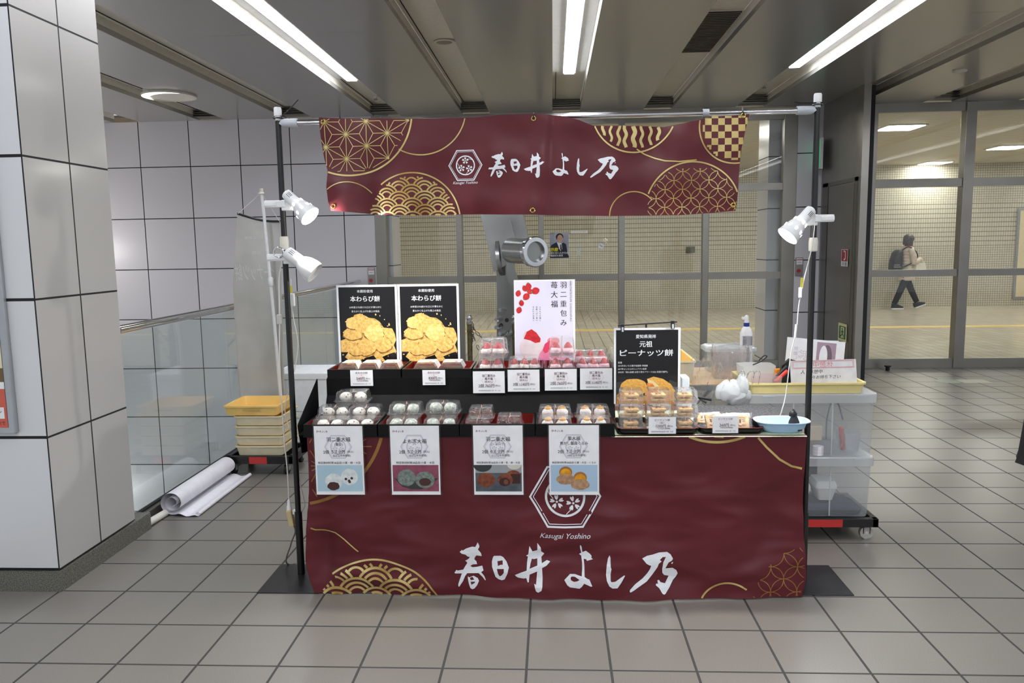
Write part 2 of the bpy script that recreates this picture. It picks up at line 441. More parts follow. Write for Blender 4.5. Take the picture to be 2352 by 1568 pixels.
# glazing
gl = clear('window_glass', (250, 252, 250), .35, 0.)
def glazing(name, xs, zr, Y, y0=.05):
    t = thing(name, None, None, (xs[0][0], Y, 0)); struct(t)
    for a, b in xs: MB().box(a, b, Y - y0, Y + y0, 0, 3.0, .004).build('mullion', steel, t)
    for (a, b), (c, d) in zip(xs[:-1], xs[1:]):
        for z0, z1 in zr: MB().box(b, c, Y - y0 * .7, Y + y0 * .7, z0, z1).build('rail', steel, t)
        for (_, z0), (z1, _) in zip(zr[:-1], zr[1:]): MB().box(b, c, Y - .003, Y + .003, z0, z1).build('glass_pane', gl, t)
    return t
zr = [(0, .1), (1.062, 1.142), (2.073, 2.15), (2.86, 3.0)]
glazing('window_1', [(-2.09, -1.96), (-1.13, -1.058), (-.166, -.1), (.768, .838), (1.732, 1.802), (2.63, 2.78)], zr, 9.25)
glazing('door_1', [(3.53, 3.66), (4.62, 4.735), (5.7, 5.8), (6.75, 6.87), (7.85, 7.95), (9.0, 9.1)], [(0, .11), (1.062, 1.14), (2.073, 2.165), (2.9, 3.0)], 9.25, .06)
struct(MB().box(9.1, 14, 9.2, 9.3, 0, 3).build('wall_back.001', MC['panelw']))
struct(MB().box(2.78, 3.06, 9.2, 9.34, 0, 3).build('wall_back.002', MC['panelw']))
struct(MB().box(3.06, 3.53, 9.24, 9.34, 0, 3).build('wall_back.003', steel_d))
MB_ = MB().cyl((3.82, 9.05, 0), (3.82, 9.05, .055), .022).lathe([(.036, .045), (.036, .058)], M4.Translation((3.82, 9.05, 0)))
tag(MB_.build('door_stop', rubber, origin=(3.82, 9.05, 0)), 'black rubber door stop on the floor before the right glass doors', 'door stop')

# steel return wall with a door in it
pil = thing('wall_steel_return', None, None, (3.06, 8.05, 0)); struct(pil)
MB().box(3.06, 3.13, 8.05, 9.22, 0, 3.0).build('panel', steel, pil)
MB().box(3.13, 3.19, 8.1, 9.22, 0, 3.0).build('rubber_seal', rubber, pil)
sd = thing('door_2', None, None, (3.055, 8.15, 0)); struct(sd)
MB().box(3.048, 3.06, 8.95, 9.12, 0, 2.12).box(3.048, 3.06, 8.12, 8.18, 0, 2.12).box(3.048, 3.06, 8.12, 9.12, 2.08, 2.12).build('door_frame', steel_d, sd)
MB().box(3.052, 3.06, 8.2, 8.93, 0, 2.06).build('door_leaf', pm('door_steel', (136, 132, 126), .28, .75, var=.15, vs=2), sd)
def side_sign(name, label, y0, y1, z0, z1, draw):
    t = thing(name, label, 'sign', (3.045, y1, (z0 + z1) / 2)); t.rotation_euler = (0, 0, -pi / 2)
    w, h = y1 - y0, z1 - z0
    MB_ = Flat(); t.rotation_euler = (0, 0, 0)
    f = Flat(.0006); draw(f, w, h)
    vs = [(3.045 + v[1], y1 - v[0], z0 + v[2]) for v in f.v]
    mkobj('face', vs, f.f, f.mats, t, mi=f.mi); return t
red = pm('sign_red', (176, 36, 48), .4); green = pm('sign_green', (26, 92, 66), .4); cream = pm('sign_cream', (222, 222, 160), .5); ink = pm('black_ink', (24, 23, 26), .6)
def d1(f, w, h):
    f.rect(0, 0, w, h, paper, 0); f.rect(.06 * w, .3 * h, .94 * w, .97 * h, red, 1); f.strip([(w * .35, h * .9), (w * .6, h * .85), (w * .62, h * .45), (w * .4, h * .38)], w * .1, paper, 2)
    f.text('消火器', w * .5, h * .16, w * .7, ink, 1)
def d2(f, w, h):
    f.rect(0, 0, w, h, cream, 0); f.rect(.12 * w, .15 * h, .88 * w, .85 * h, green, 1); f.rect(.3 * w, .2 * h, .72 * w, .8 * h, cream, 2)
    f.ell(.5 * w, .7 * h, .08 * w, .045 * h, green, 3); f.strip([(.52 * w, .64 * h), (.5 * w, .45 * h)], .13 * w, green, 3)
    f.strip([(.5 * w, .46 * h), (.62 * w, .36 * h), (.66 * w, .24 * h)], .08 * w, green, 3); f.strip([(.5 * w, .46 * h), (.42 * w, .34 * h), (.32 * w, .28 * h)], .08 * w, green, 3)
    f.strip([(.36 * w, .5 * h), (.5 * w, .6 * h), (.66 * w, .52 * h)], .06 * w, green, 3)
a = atx(1934, 572, 3.05); b = atx(1948, 612, 3.05)
side_sign('fire_extinguisher_sign', 'small red and white fire extinguisher sign high on the steel door', b.y, a.y, b.z, a.z, d1)
a = atx(1927, 740, 3.05); b = atx(1945, 787, 3.05)
side_sign('exit_sign', 'pale green running man exit sign low on the steel door', b.y, a.y, b.z, a.z, d2)
# exit lamp on tile pier, alarm boxes
t = thing('exit_lamp', 'small projecting exit lamp with a green face high on the tiled pier', 'sign', (2.99, 9.1, 2.3))
MB().box(2.97, 3.0, 9.0, 9.2, 2.28, 2.62).build('housing', white_p, t)
MB().box(2.965, 2.97, 9.01, 9.19, 2.3, 2.6).build('face', pm('exit_green', (70, 200, 140), .4, em=.12), t)
def alarm(x0, z0, lab):
    t = thing('alarm_panel', lab, 'alarm', (x0, 9.19, z0), 'alarm panels on the tiled wall')
    MB().box(x0, x0 + .085, 9.18, 9.2, z0, z0 + .21, .003).build('plate', steel, t)
    f = Flat(.001); f.rect(-.0 + .008, .13, .077, .2, paper, 1); f.rect(.008, .18, .077, .19, red, 2); f.text('非常停止', .042, .155, .05, ink, 2)
    f.v = [(v[0] + x0, v[1] + 9.18, v[2] + z0) for v in f.v]; mkobj('label', f.v, f.f, f.mats, t, mi=f.mi)
    MB().cyl((x0 + .035, 9.165, z0 + .06), (x0 + .035, 9.18, z0 + .06), .02).build('button', red, t)
alarm(-2.19, 1.045, 'grey alarm panel with a red button on the tiles left of the glazing')
alarm(2.79, 1.09, 'grey alarm panel with a red button behind the right lamp post')

# ceiling fixtures
tube_m = pm('fluorescent', (244, 248, 255), .5, em=TUBE_E); liner = pm('fixture_white', (226, 226, 226), .4)
for k, lab in ((0, 'left'), (2, 'centre'), (4, 'right'), (6, 'fourth from the left'), (8, 'far right')):
    a, b = rec[k + 4]; c = (a + b) / 2
    ye = atz({0: 828, 2: 1322, 4: 1812}[k], {0: 182, 2: 166, 4: 152}[k], 3.085).y if k < 5 else 6.9
    t = thing('linear_light', 'long recessed fluorescent strip light in the %s ceiling channel' % lab, 'ceiling light', (c, ye, 3.08), 'fluorescent strips in the ceiling')
    MB().box(a + .002, b - .002, -4, ye + .02, 3.098, 3.104).build('reflector', liner, t)
    MB().box(c - .058, c + .058, -4, ye + .005, 3.078, 3.098).build('housing', liner, t)
    MB().box(c - .045, c + .045, -4, ye, 3.07, 3.078).build('tube', tube_m, t)
p = atz(1021, 96, 3.1)
t = thing('downlight', 'small round recessed downlight in the ceiling left of centre', 'ceiling light', p)
MB().lathe([(.085, 0), (.085, -.006), (.07, -.008), (.062, .0)], M4.Translation(p), 28, False).build('ring', recess_m, t, True)
MB().lathe([(.062, -.001), (.04, .002)], M4.Translation(p - V3((0, 0, .003))), 28).build('reflector', steel_d, t)
a, b = rec[7]
y0 = atz(1640, 118, 3.1).y; y1 = atz(1680, 24, 3.1).y
y0, y1 = min(y0, y1), max(y0, y1)
t = thing('ceiling_vent', 'dark slatted air vent in the ceiling channel right of centre', 'vent', ((a + b) / 2, y0, 3.1))
MB().box(a + .04, b - .005, y0, y1, 3.098, 3.104).build('frame', recess_m, t)
mv = MB()
for i in range(26): mv.box(a + .05, b - .015, y0 + .01 + (y1 - y0 - .02) * i / 26, y0 + .01 + (y1 - y0 - .02) * (i + .5) / 26, 3.088, 3.099)
mv.build('slats', pm('vent_dark', (74, 66, 58), .6), t)
for x, y, lab in ((863, 224, 'left'), (1755, 197, 'right')):
    p = atz(x, y, 3.09)
    t = thing('sprinkler', 'tiny ceiling sprinkler head near the end of the %s strip light' % lab, 'sprinkler', p, 'ceiling sprinklers')
    MB().lathe([(.03, .015), (.03, .005), (.012, 0), (.012, -.02)], M4.Translation(p), 16).build('body', white_p, t)
    MB().lathe([(.022, -.024), (.022, -.02)], M4.Translation(p), 12).build('deflector', steel, t)
p = atz(2205, 161, 3.0)
t = thing('smoke_detector', 'round flat smoke detector on the ceiling above the right doors', 'detector', p)
MB().lathe([(.06, 0), (.06, -.012), (.045, -.02)], M4.Translation(p), 24).build('body', recess_m, t)
# round light well on the left
p = atz(388, 218, 3.0)
t = thing('round_light_well', 'white round cut-out with a hanging cover in the ceiling at far left', 'ceiling light', p)
MB().lathe([(.25, -.001), (.25, -.02), (.24, -.02), (.24, -.001)], M4.Translation(p), 40, False).build('rim', recess_m, t, True)
MB().lathe([(.239, -.012), (.1, -.01)], M4.Translation(p), 40).build('cover', recess_m, t)
MB().grid(lambda u, v: p + V3(((.245 - .085 * v * sin(pi * u)) * cos(radians(150 + 170 * u)), (.245 - .085 * v * sin(pi * u)) * sin(radians(150 + 170 * u)), -.022)), 24, 3).build('lit_crescent', pm('lit_rim', (250, 248, 246), .5, em=1.1), t)  # glowing flat crescent stands in for light on the well's inner wall
p = atz(385, 205, 3.06)
MB().box(p.x - .2, p.x + .12, p.y - .1, p.y + .12, 3.0, 3.05).build('bracket', liner, t)

# ================================================================ RAILING, STAIRWELL
t = thing('glass_railing', 'long glass railing with a round steel handrail beside the stairwell', 'railing', (-2.3, 4, 0))
MB().box(-2.335, -2.265, 3.985, 9.19, 0, .055, .004).build('base_channel', steel, t)
MB().box(-2.255, -2.2, 3.985, 9.19, 0, .004).build('floor_strip', steel_d, t)
MB().cyl((-2.3, 3.985, 1.085), (-2.3, 9.19, 1.095), .024, n=20).build('handrail', chrome, t, True)
glr = clear('railing_glass', (240, 246, 245), .4, 0.)
for y0, y1 in ((3.99, 5.85), (5.87, 7.73), (7.75, 9.18)): MB().box(-2.306, -2.296, y0, y1, .056, 1.06).build('glass_panel', glr, t)
MB().box(-2.312, -2.29, 3.99, 9.18, .056, .066).build('seal', rubber, t)

# notice frame on the column front
t = thing('notice_board', 'aluminium notice frame with a red and cream poster on the left column', 'notice frame', (-2.6, 3.2, .72))
MB().box(-2.89, -2.325, 3.185, 3.208, .722, 1.98, .006).build('frame', pm('aluminium', (170, 172, 176), .35, .7), t)
f = Flat(.001); org = pm('poster_red', (206, 92, 70), .5); crm = pm('poster_cream', (226, 214, 176), .5); brn = pm('poster_brown', (110, 84, 50), .5); prp = pm('poster_purple', (120, 70, 110), .5)
for z0, z1, q in ((.03, .2, org), (.2, .23, paper), (.23, .29, brn), (.29, .42, crm), (.42, .6, prp), (.6, .95, paper), (.95, 1.22, crm)): f.rect(-.26, z0, .245, z1, q, 1)
f.rect(.12, .07, .235, .12, paper, 2); f.text('デジタル', .18, .105, .09, ink, 3); f.text('受付中', .18, .083, .06, pm('blue_ink', (50, 80, 150), .5), 3); f.text('新着情報', .18, .34, .1, ink, 2); f.text('8月3日まで', .19, .05, .09, ink, 2)
f.v = [(v[0] - 2.6, v[1] + 3.184, v[2] + .72) for v in f.v]; mkobj('poster', f.v, f.f, f.mats, t, mi=f.mi)

# rolled sheet and tube on the floor
pa = pm('roll_white', (232, 230, 236), .5)
x0, y0 = atz(398, 1186, 0)[:2]; x0 += .016
t = thing('rolled_sheet', 'large rolled white sheet lying on the floor along the railing', 'paper roll', (x0, y0, 0))
def spiral(y, rs=1.):
    out = []
    for i in range(60):
        a = -pi / 2 + i * .42 * 2 * pi / 12; r = (.02 + .05 * i / 59) * rs
        out.append((x0 - .02 + r * cos(a) * 1.05, y, .079 + r * sin(a)))
    return out
MB().grid(lambda u, v: spiral(4.17 + v * .76)[int(round(u * 59))], 59, 4).build('sheet', pa, t, True, 80)
MB().grid(lambda u, v: (x0 + .0 + .13 * u, 4.16 + v * .78, .004 + .012 * (1 - u) + .006 * sin(u * 9)), 8, 4).build('loose_edge', pa, t, True, 80)
MB().cyl((x0 + .125, 4.17, .013), (x0 + .125, 4.94, .013), .012, n=12).build('hem_tube', pa, t, True)
t = thing('white_tube', 'thin white tube lying beside the rolled sheet near the column', 'tube', atz(335, 1211, 0))
q = V3((-2.225, 4.0, .02)); MB().cyl(q, (-2.21, 4.17, .02), .02, n=16).build('tube', pm('tube_cream', (226, 222, 210), .5), t, True)
MB().cyl(q - V3((0, .002, 0)), q, .006, n=8).build('hole', ink, t)

# ================================================================ LEFT TROLLEY OF TRAYS
tray_in = pm('tray_yellow', (238, 200, 120), .4); tray_out = pm('tray_beige', (216, 206, 176), .4); casm = pm('caster_grey', (150, 150, 148), .35)
def dolly(name, lab, x0, x1, y0, y1, z0, z1, redx, casters, wheelr, wmat):
    t = thing(name, lab, 'dolly', ((x0 + x1) / 2, y0, 0))
    fr = .03
    MB().box(x0, x1, y0, y0 + fr, z0, z1, .003).box(x0, x1, y1 - fr, y1, z0, z1, .003).box(x0, x0 + fr, y0, y1, z0, z1, .003).box(x1 - fr, x1, y0, y1, z0, z1, .003).box(x0 + .01, x1 - .01, y0 + .01, y1 - .01, z0 + .01, z0 + .018).build('frame', black, t)
    MB().box(redx[0], redx[1], y0 - .002, y0 + .002, z0 + .002, z1 - .004).build('red_block', pm('dolly_red', (188, 44, 40), .5), t)
    for cx, cy in casters:
        q = MB().box(cx - .02, cx + .02, cy - .02, cy + .02, z0 - .008, z0).box(cx - .018, cx - .014, cy - .012, cy + .02, wheelr * .8, z0).box(cx + .014, cx + .018, cy - .012, cy + .02, wheelr * .8, z0).build('caster', casm, t)
        wx = (.012, 0, 0) if wmat is rubber else (0, .012, 0)
        MB().cyl(V3((cx, cy, wheelr)) - V3(wx), V3((cx, cy, wheelr)) + V3(wx), wheelr, n=24).build('wheel', wmat, q)
        MB().cyl(V3((cx, cy, wheelr)) - V3(wx) * 1.1, V3((cx, cy, wheelr)) + V3(wx) * 1.1, wheelr * .25, n=12).build('axle', chrome, q)
    return t
dolly('tray_dolly', 'low black dolly with a red block under the stacked beige trays', -2.19, -1.735, 4.96, 5.34, .078, .13, (-2.03, -1.91), [(-2.15, 5.0), (-1.79, 5.0), (-2.15, 5.29), (-1.79, 5.29)], .034, rubber)
def crate(name, lab, cat, x0, x1, y0, y1, z0, z1, mo, mi_, grp=None, lip=.014, th=.006):
    cx, cy = (x0 + x1) / 2, (y0 + y1) / 2; w, d = x1 - x0, y1 - y0
    t = thing(name, lab, cat, (cx, cy, z0), grp)
    L = [rrect(cx, cy, w - .02, d - .02, .02, z0), rrect(cx, cy, w, d, .02, z1 - .012), rrect(cx, cy, w + lip, d + lip, .024, z1 - .01), rrect(cx, cy, w + lip, d + lip, .024, z1)]
    MB().loft(L, True, False).build('body', mo, t, True)
    Li = [rrect(cx, cy, w + lip, d + lip, .024, z1), rrect(cx, cy, w - th * 2, d - th * 2, .018, z1 - .001), rrect(cx, cy, w - .02 - th * 2, d - .02 - th * 2, .016, z0 + th)]
    MB().loft([l for l in Li], False, True).build('lining', mi_, t, True)
    return t
Z = [.13, .198, .264, .332, .40]
names = ['lowest', 'second from the bottom', 'third from the bottom', 'fourth from the bottom, just under the yellow tray']
for i in range(4): crate('bread_tray', 'beige plastic tray on the left dolly, %s' % names[i], 'tray', -2.125, -1.835 + .03, 4.985, 5.31, Z[i], Z[i + 1] - .002, tray_out, tray_in, 'beige trays stacked on the left dolly')
ct = crate('bread_tray', 'yellow plastic tray set askew on top of the left stack', 'tray', -2.19, -1.87 + .04, 4.98, 5.33, .402, .468, tray_in, tray_in, None)
MB().box(-2.06, -1.94, 4.972, 4.976, .437, .445).build('handle_slot', pm('tray_shadow', (190, 160, 96), .5), ct)
# styrofoam boxes
sty = pm('styrofoam', (232, 234, 236), .7, bump=.15, bs=250)
def sbox(lab, x0, x1, y0, y1, z0, z1):
    t = thing('styrofoam_box', lab, 'foam box', ((x0 + x1) / 2, y0, z0), 'white styrofoam boxes behind the trays')
    MB().box(x0 + .008, x1 - .008, y0 + .008, y1 - .008, z0, z1 - .05, .006).build('body', sty, t)
    MB().box(x0, x1, y0, y1, z1 - .05, z1, .008).build('lid', sty, t)
sbox('white styrofoam box on top, behind the trays left of the counter', -2.08, -1.6, 5.56, 5.98, .3, .59)
sbox('white styrofoam box underneath another, behind the trays', -2.07, -1.62, 5.57, 5.98, 0, .3)

# ---- banner stand seen from behind
Y = 5.42
sheet = pm('banner_back', (190, 188, 184), .45, c2=(168, 166, 160), vs=3, bump=.25, bs=6)
t = thing('banner_stand', 'grey backside of a tall banner on a white pole behind the tray stack', 'banner stand', (at(560, 930, Y).x, Y, 0))
def bs(u, v):
    tl, tr, bl, br = at(545, 492, Y), at(643, 510, Y), at(515, 960, Y), at(655, 960, Y)
    a = tl.lerp(tr, u); b = bl.lerp(br, u); b.z = .30; p = a.lerp(b, v); p.x = max(p.x, -2.262)
    sag = -.012 * sin(u * pi) * (1 - v) * 1.5
    return V3((p.x, Y + .05 * sin(u * pi) * (1 - .3 * v) + .006 * sin(v * 22 + u * 3) * v, p.z + sag))
MB().grid(bs, 16, 40).build('sheet', sheet, t, True, 80)
MB().tube([bs(i / 10, 0) + V3((0, 0, .006)) for i in range(11)], .008, 8).build('top_bar', black, t, True)
pt = at(600, 436, Y - .1)
MB().tube([pt, at(607, 500, Y - .1), at(620, 640, Y - .1), at(628, 720, Y - .09), at(634, 790, Y - .06), (at(644, 880, Y - .04).x, Y - .04, .35)], [.011] * 3 + [.012] * 3, 10).build('pole', white_p, t, True)
MB().lathe([(.014, -.05), (.018, -.04), (.018, .0), (.014, .012)], M4.Translation(at(621, 640, Y - .1)), 14).build('pole_joint', white_p, t, True)
MB().lathe([(.012, -.03), (.022, -.028), (.022, -.018), (.012, -.015), (.014, .01)], M4.Translation(pt), 14).build('finial', pm('ivory', (214, 210, 198), .4), t, True)
MB().tube([pt - V3((0, 0, .02)), bs(0, 0)], .0025, 6).tube([pt - V3((0, 0, .02)), bs(1, 0)], .0018, 6).build('cord', white_p, t)
f = Flat(); gt = pm('ghost_print', (206, 206, 204), .45)
W2 = bs(1, .3).x - bs(0, .3).x; cx = (bs(0, .3).x + bs(1, .3).x) / 2
f.text('愛知県発祥', cx - .02, at(590, 545, Y).z, W2 * .35, gt, 1, mirror=True, bold=0); f.text('元祖', cx - .01, at(590, 580, Y).z, W2 * .18, gt, 1, mirror=True, bold=0); f.text('ピーナッツ餅', cx - .02, at(590, 625, Y).z, W2 * .8, gt, 1, mirror=True, h=.12)
def bsY(x, z):
    v = min(max((bs(.5, 0).z - z) / (bs(.5, 0).z - .30), 0), 1); l, r = bs(0, v).x, bs(1, v).x; u = min(max((x - l) / (r - l), 0), 1)
    return bs(u, v).y - .001
f.build('show_through_print', t, bsY, .06)
MB().box(-1.98, -1.86, Y - .04, Y + .1, 0, .02).cyl((-1.92, Y - .04, .02), (-1.92, Y - .04, .36), .012).build('base', white_p, t)

# ================================================================ STALL FRAME
FY = 3.4
PX0, PX1 = -1.176, 1.104
for px, lab, x0, x1, y0, y1 in ((PX0, 'left', -1.31, -1.035, 3.2, 3.5), (PX1, 'right', 1.0, 1.262, 3.22, 3.53)):
    t = thing('stand_pole', 'tall black telescopic pole with a flat base plate at the %s end of the counter' % lab, 'pole', (px, FY, 0), 'black poles holding the banner rail')
    MB().box(x0, x1, y0, y1, 0, .005, .001).build('base_plate', pm('plate_black', (38, 38, 42), .3, .2, .5, var=.2), t)
    MB().cyl((px, FY, .005), (px, FY, .30), .0165, n=20).build('lower_tube', black, t, True)
    MB().cyl((px, FY, .30), (px, FY, 2.045), .0125, n=20).build('upper_tube', black, t, True)
    zc = 1.52 if lab == 'left' else 1.478
    MB().lathe([(.0135, -.028), (.018, -.024), (.019, .012), (.0165, .03), (.0135, .031)], M4.Translation((px, FY, zc)), 20).build('collar', pm('ivory', (214, 210, 198), .4), t, True)
    MB().lathe([(.0165, 0), (.0165, .03), (.014, .036)], M4.Translation((px, FY, 2.065)), 20).lathe([(.0125, -.022), (.0125, 0)], M4.Translation((px, FY, 2.065)), 16).build('cap', white_p, t, True)
    s = 1 if lab == 'left' else -1
    MB().tube([(px, FY, 2.072), (px + .018, FY - .006, 2.062), (px + s * (.05 if s > 0 else .07), FY - .01, 2.085 if s > 0 else 2.062), (px + s * (.095 if s > 0 else .1), FY - .01, 2.13 if s > 0 else 2.068)], .0028, 6).tube([(px + .02 * cos(a * pi / 6), FY + .02 * sin(a * pi / 6), 2.055) for a in range(12)], .003, 6, True).build('cable_tie', black, t)
t = thing('banner_rail', 'horizontal chrome rail joining the tops of the two black poles', 'rail', ((PX0 + PX1) / 2, FY, 2.035))
RZ = 2.034; RY = FY - .001
MB().cyl((PX0 + .05, RY, RZ), (PX1 - .05, RY, RZ), .0135, n=20).build('tube', chrome, t, True)
eg = pm('elbow_grey', (186, 190, 196), .35)
for px, s in ((PX0, 1), (PX1, -1)): MB().tube([(px + s * .014, RY, RZ - .008), (px + s * .02, RY, RZ), (px + s * .04, RY, RZ), (px + s * .085, RY, RZ)], [.014, .017, .018, .018], 14).build('elbow', eg, t, True)
MB().cyl((.632, RY, RZ), (.658, RY, RZ), .0155, n=18).build('clip', eg, t, True)

# ---------------------------------------------------------------- traced lettering and emblem
GL = []
def T(ox, oy, *loops): GL.append([[(x / 13.835 + ox, y / 13.835 + 330) for x, y in l] for l in loops])
T(1110, 0, [(595,260),(625,320),(620,350),(598,385),(655,450),(668,503),(570,492),(545,520),(530,560),(570,600),(583,648),(500,655),(455,685),(500,705),(580,695),(680,668),(705,745),(660,775),(720,840),(750,910),(735,912),(690,860),(610,795),(520,805),(400,810),(360,860),(320,950),(255,1042),(238,1040),(235,1000),(262,920),(300,815),(180,815),(162,800),(200,748),(220,762),(325,748),(365,680),(400,630),(385,600),(360,588),(420,555),(445,530),(445,518),(410,512),(370,475),(300,455),(262,425),(300,390),(320,400),(380,365),(490,333),(550,340)])
T(1110, 0, [(412,860),(440,878),(520,845),(600,885),(622,930),(590,1000),(540,1060),(495,1080),(460,1060),(430,980),(414,900)], [(450,885),(500,865),(533,912),(466,922)], [(465,950),(553,945),(540,968),(480,1003)])
T(1110, 0, [(900,485),(1020,478),(1070,500),(1130,570),(1178,670),(1150,780),(1100,880),(1050,897),(985,878),(930,840),(900,760),(865,670),(862,580),(880,510)], [(962,572),(1060,555),(1065,625),(1020,628),(975,650),(968,600)], [(955,700),(1085,697),(1085,760),(1050,805),(1010,828),(980,790)])
T(1110, 0, [(1555,322),(1610,412),(1702,390),(1702,270),(1765,345),(1772,415),(1830,455),(1790,500),(1775,510),(1785,612),(1880,562),(1940,582),(1870,650),(1790,690),(1800,850),(1795,1000),(1780,1055),(1720,1090),(1680,1070),(1660,1010),(1645,945),(1680,960),(1690,850),(1700,745),(1560,800),(1545,925),(1525,930),(1500,860),(1450,868),(1350,850),(1310,825),(1290,800),(1400,760),(1505,730),(1512,600),(1525,500),(1492,487),(1535,460),(1545,380)], [(1600,542),(1640,550),(1700,538),(1702,648),(1560,700),(1575,620)])
T(1260, 0, [(430,297),(448,330),(460,428),(525,400),(600,448),(630,480),(625,515),(655,532),(545,570),(530,545),(485,540),(495,650),(498,825),(540,850),(585,862),(638,970),(615,978),(490,935),(440,1000),(400,1028),(230,1010),(180,975),(125,885),(230,785),(320,785),(445,820),(455,700),(455,600),(440,490),(400,462),(440,440),(415,340),(415,300)], [(240,850),(260,825),(320,828),(405,878),(360,905),(300,915),(250,890)])
T(1260, 0, [(958,452),(975,490),(978,650),(992,680),(975,770),(975,880),(990,900),(1060,895),(1150,840),(1230,792),(1240,805),(1170,920),(1100,1010),(1010,1010),(950,970),(905,880),(890,780),(905,620),(930,500)])
T(1260, 0, [(1560,505),(1650,462),(1750,445),(1880,410),(2025,405),(2090,450),(2135,530),(2110,565),(2050,590),(1990,690),(2130,690),(2200,740),(2225,800),(2190,860),(2140,910),(2060,1030),(1990,1115),(1960,1130),(1925,1110),(1870,1020),(1808,970),(1815,945),(1850,950),(1840,895),(1870,890),(1900,930),(1985,955),(2055,835),(1970,815),(1935,770),(1930,700),(1950,580),(2000,490),(1940,490),(1885,535),(1920,560),(1865,600),(1840,660),(1750,780),(1640,900),(1500,985),(1400,1050),(1340,1082),(1325,1070),(1330,1040),(1420,950),(1560,850),(1650,760),(1700,690),(1725,630),(1690,620),(1640,595)])
T(1260, 0, [(2100,610),(2120,585),(2138,590),(2120,620)])
def brush(f, fn, mat, layer=1):
    """the seven brushed characters; fn turns traced coordinates into x, z"""
    for g in GL: f.poly([[fn(*p) for p in l] for l in g], mat, layer)
def emblem(f, cx, cz, r, mat, layer=1, top=True, sq=.87):
    hx = lambda k: [(cx + k * r * c, cz + k * r * s * sq / .866) for c, s in ((1, 0), (.5, .866), (-.5, .866), (-1, 0), (-.5, -.866), (.5, -.866))]
    f.poly([hx(1.), hx(.94)], mat, layer); f.poly([hx(.895), hx(.87)], mat, layer)
    ci = lambda k: [(cx + k * r * cos(i * pi / 24), cz + k * r * sin(i * pi / 24)) for i in range(48)]
    f.poly([ci(.56), ci(.495)], mat, layer)
    fl = [(-.23, -.15, .1), (.225, -.18, .25)] + ([(0, .27, .0)] if top else [])
    for x, z, ro in fl:
        for k in range(5):
            a = pi / 2 + ro + k * 2 * pi / 5
            pts = [(.05, 0), (.09, .035), (.15, .055), (.2, .04), (.165, .0), (.2, -.04), (.15, -.055), (.09, -.035)]
            f.poly([(cx + r * (x + p * cos(a) - q * sin(a)), cz + r * (z + p * sin(a) + q * cos(a))) for p, q in pts], mat, layer)
        f.ell(cx + x * r, cz + z * r, .032 * r, .032 * r, mat, layer, n=12)
    f.strip([(cx + r * a, cz + r * b) for a, b in ((.2, -.25), (.15, -.36), (.03, -.48))], .022 * r, mat, layer)
    f.strip([(cx + r * a, cz + r * b) for a, b in ((-.33, -.06), (-.44, .08), (-.5, .24))], .022 * r, mat, layer)
    if top: f.strip([(cx + r * a, cz + r * b) for a, b in ((.1, .33), (.25, .36), (.42, .3))], .022 * r, mat, layer)

maroon = pm('maroon_fabric', (92, 30, 37), .36, 0, .3, var=.12, vs=4, bump=.05, bs=400)
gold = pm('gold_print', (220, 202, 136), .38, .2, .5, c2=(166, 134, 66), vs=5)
whitef = pm('white_print', (228, 230, 234), .45)
def sub(p, w): # px -> x,z on plane
    q = at(p[0], p[1], w); return (q.x, q.z)
def arcpts(cx, cz, r, a0, a1, n=60): return [(cx + r * cos(radians(a0 + (a1 - a0) * i / n)), cz + r * sin(radians(a0 + (a1 - a0) * i / n))) for i in range(n + 1)]
def inpoly(x, z, poly):
    c = False; n = len(poly)
    for i in range(n):
        x1, z1 = poly[i]; x2, z2 = poly[i - 1]
        if (z1 > z) != (z2 > z) and x < (x2 - x1) * (z - z1) / (z2 - z1) + x1: c = not c
    return c
def seigaiha(f, cx, cz, R, clip, p, mat):
    r0 = p / 2; dz = p * .26
    J = int(2 * R / dz) + 6
    for j in range(-J, J):
        for i in range(-8, 9):
            x0 = cx + (i + (j % 2) * .5) * p; z0 = cz + j * dz
            if hypot(x0 - cx, z0 - cz) > R + r0: continue
            for a, b in ((.87, 1.), (.62, .75), (.38, .5)):
                for k in range(0, 180, 6):
                    am = radians(k + 3); mx_, mz = x0 + r0 * (a + b) / 2 * cos(am), z0 + r0 * (a + b) / 2 * sin(am)
                    if not clip(mx_, mz): continue
                    if any(hypot(mx_ - x0 - ox * p, mz - z0 + oz * dz) < r0 for ox, oz in ((.5, 1), (-.5, 1), (0, 2), (.5, 3), (-.5, 3))): continue
                    q = [(x0 + r0 * rr * cos(radians(t_)), z0 + r0 * rr * sin(radians(t_))) for rr, t_ in ((a, k), (b, k), (b, k + 6), (a, k + 6))]
                    f.raw(q, [[0, 1, 2, 3]], mat, 1)
def clipstrip(f, pts, w, clip, mat, n=14):
    """a line drawn only where clip is true"""
    run = []
    for i in range(len(pts) - 1):
        for k in range(n):
            t = k / n; q = (pts[i][0] + (pts[i + 1][0] - pts[i][0]) * t, pts[i][1] + (pts[i + 1][1] - pts[i][1]) * t)
            if clip(*q): run.append(q)
            else:
                if len(run) > 1: f.strip(run, w, mat, 1)
                run = []
    if clip(*pts[-1]): run.append(pts[-1])
    if len(run) > 1: f.strip(run, w, mat, 1)
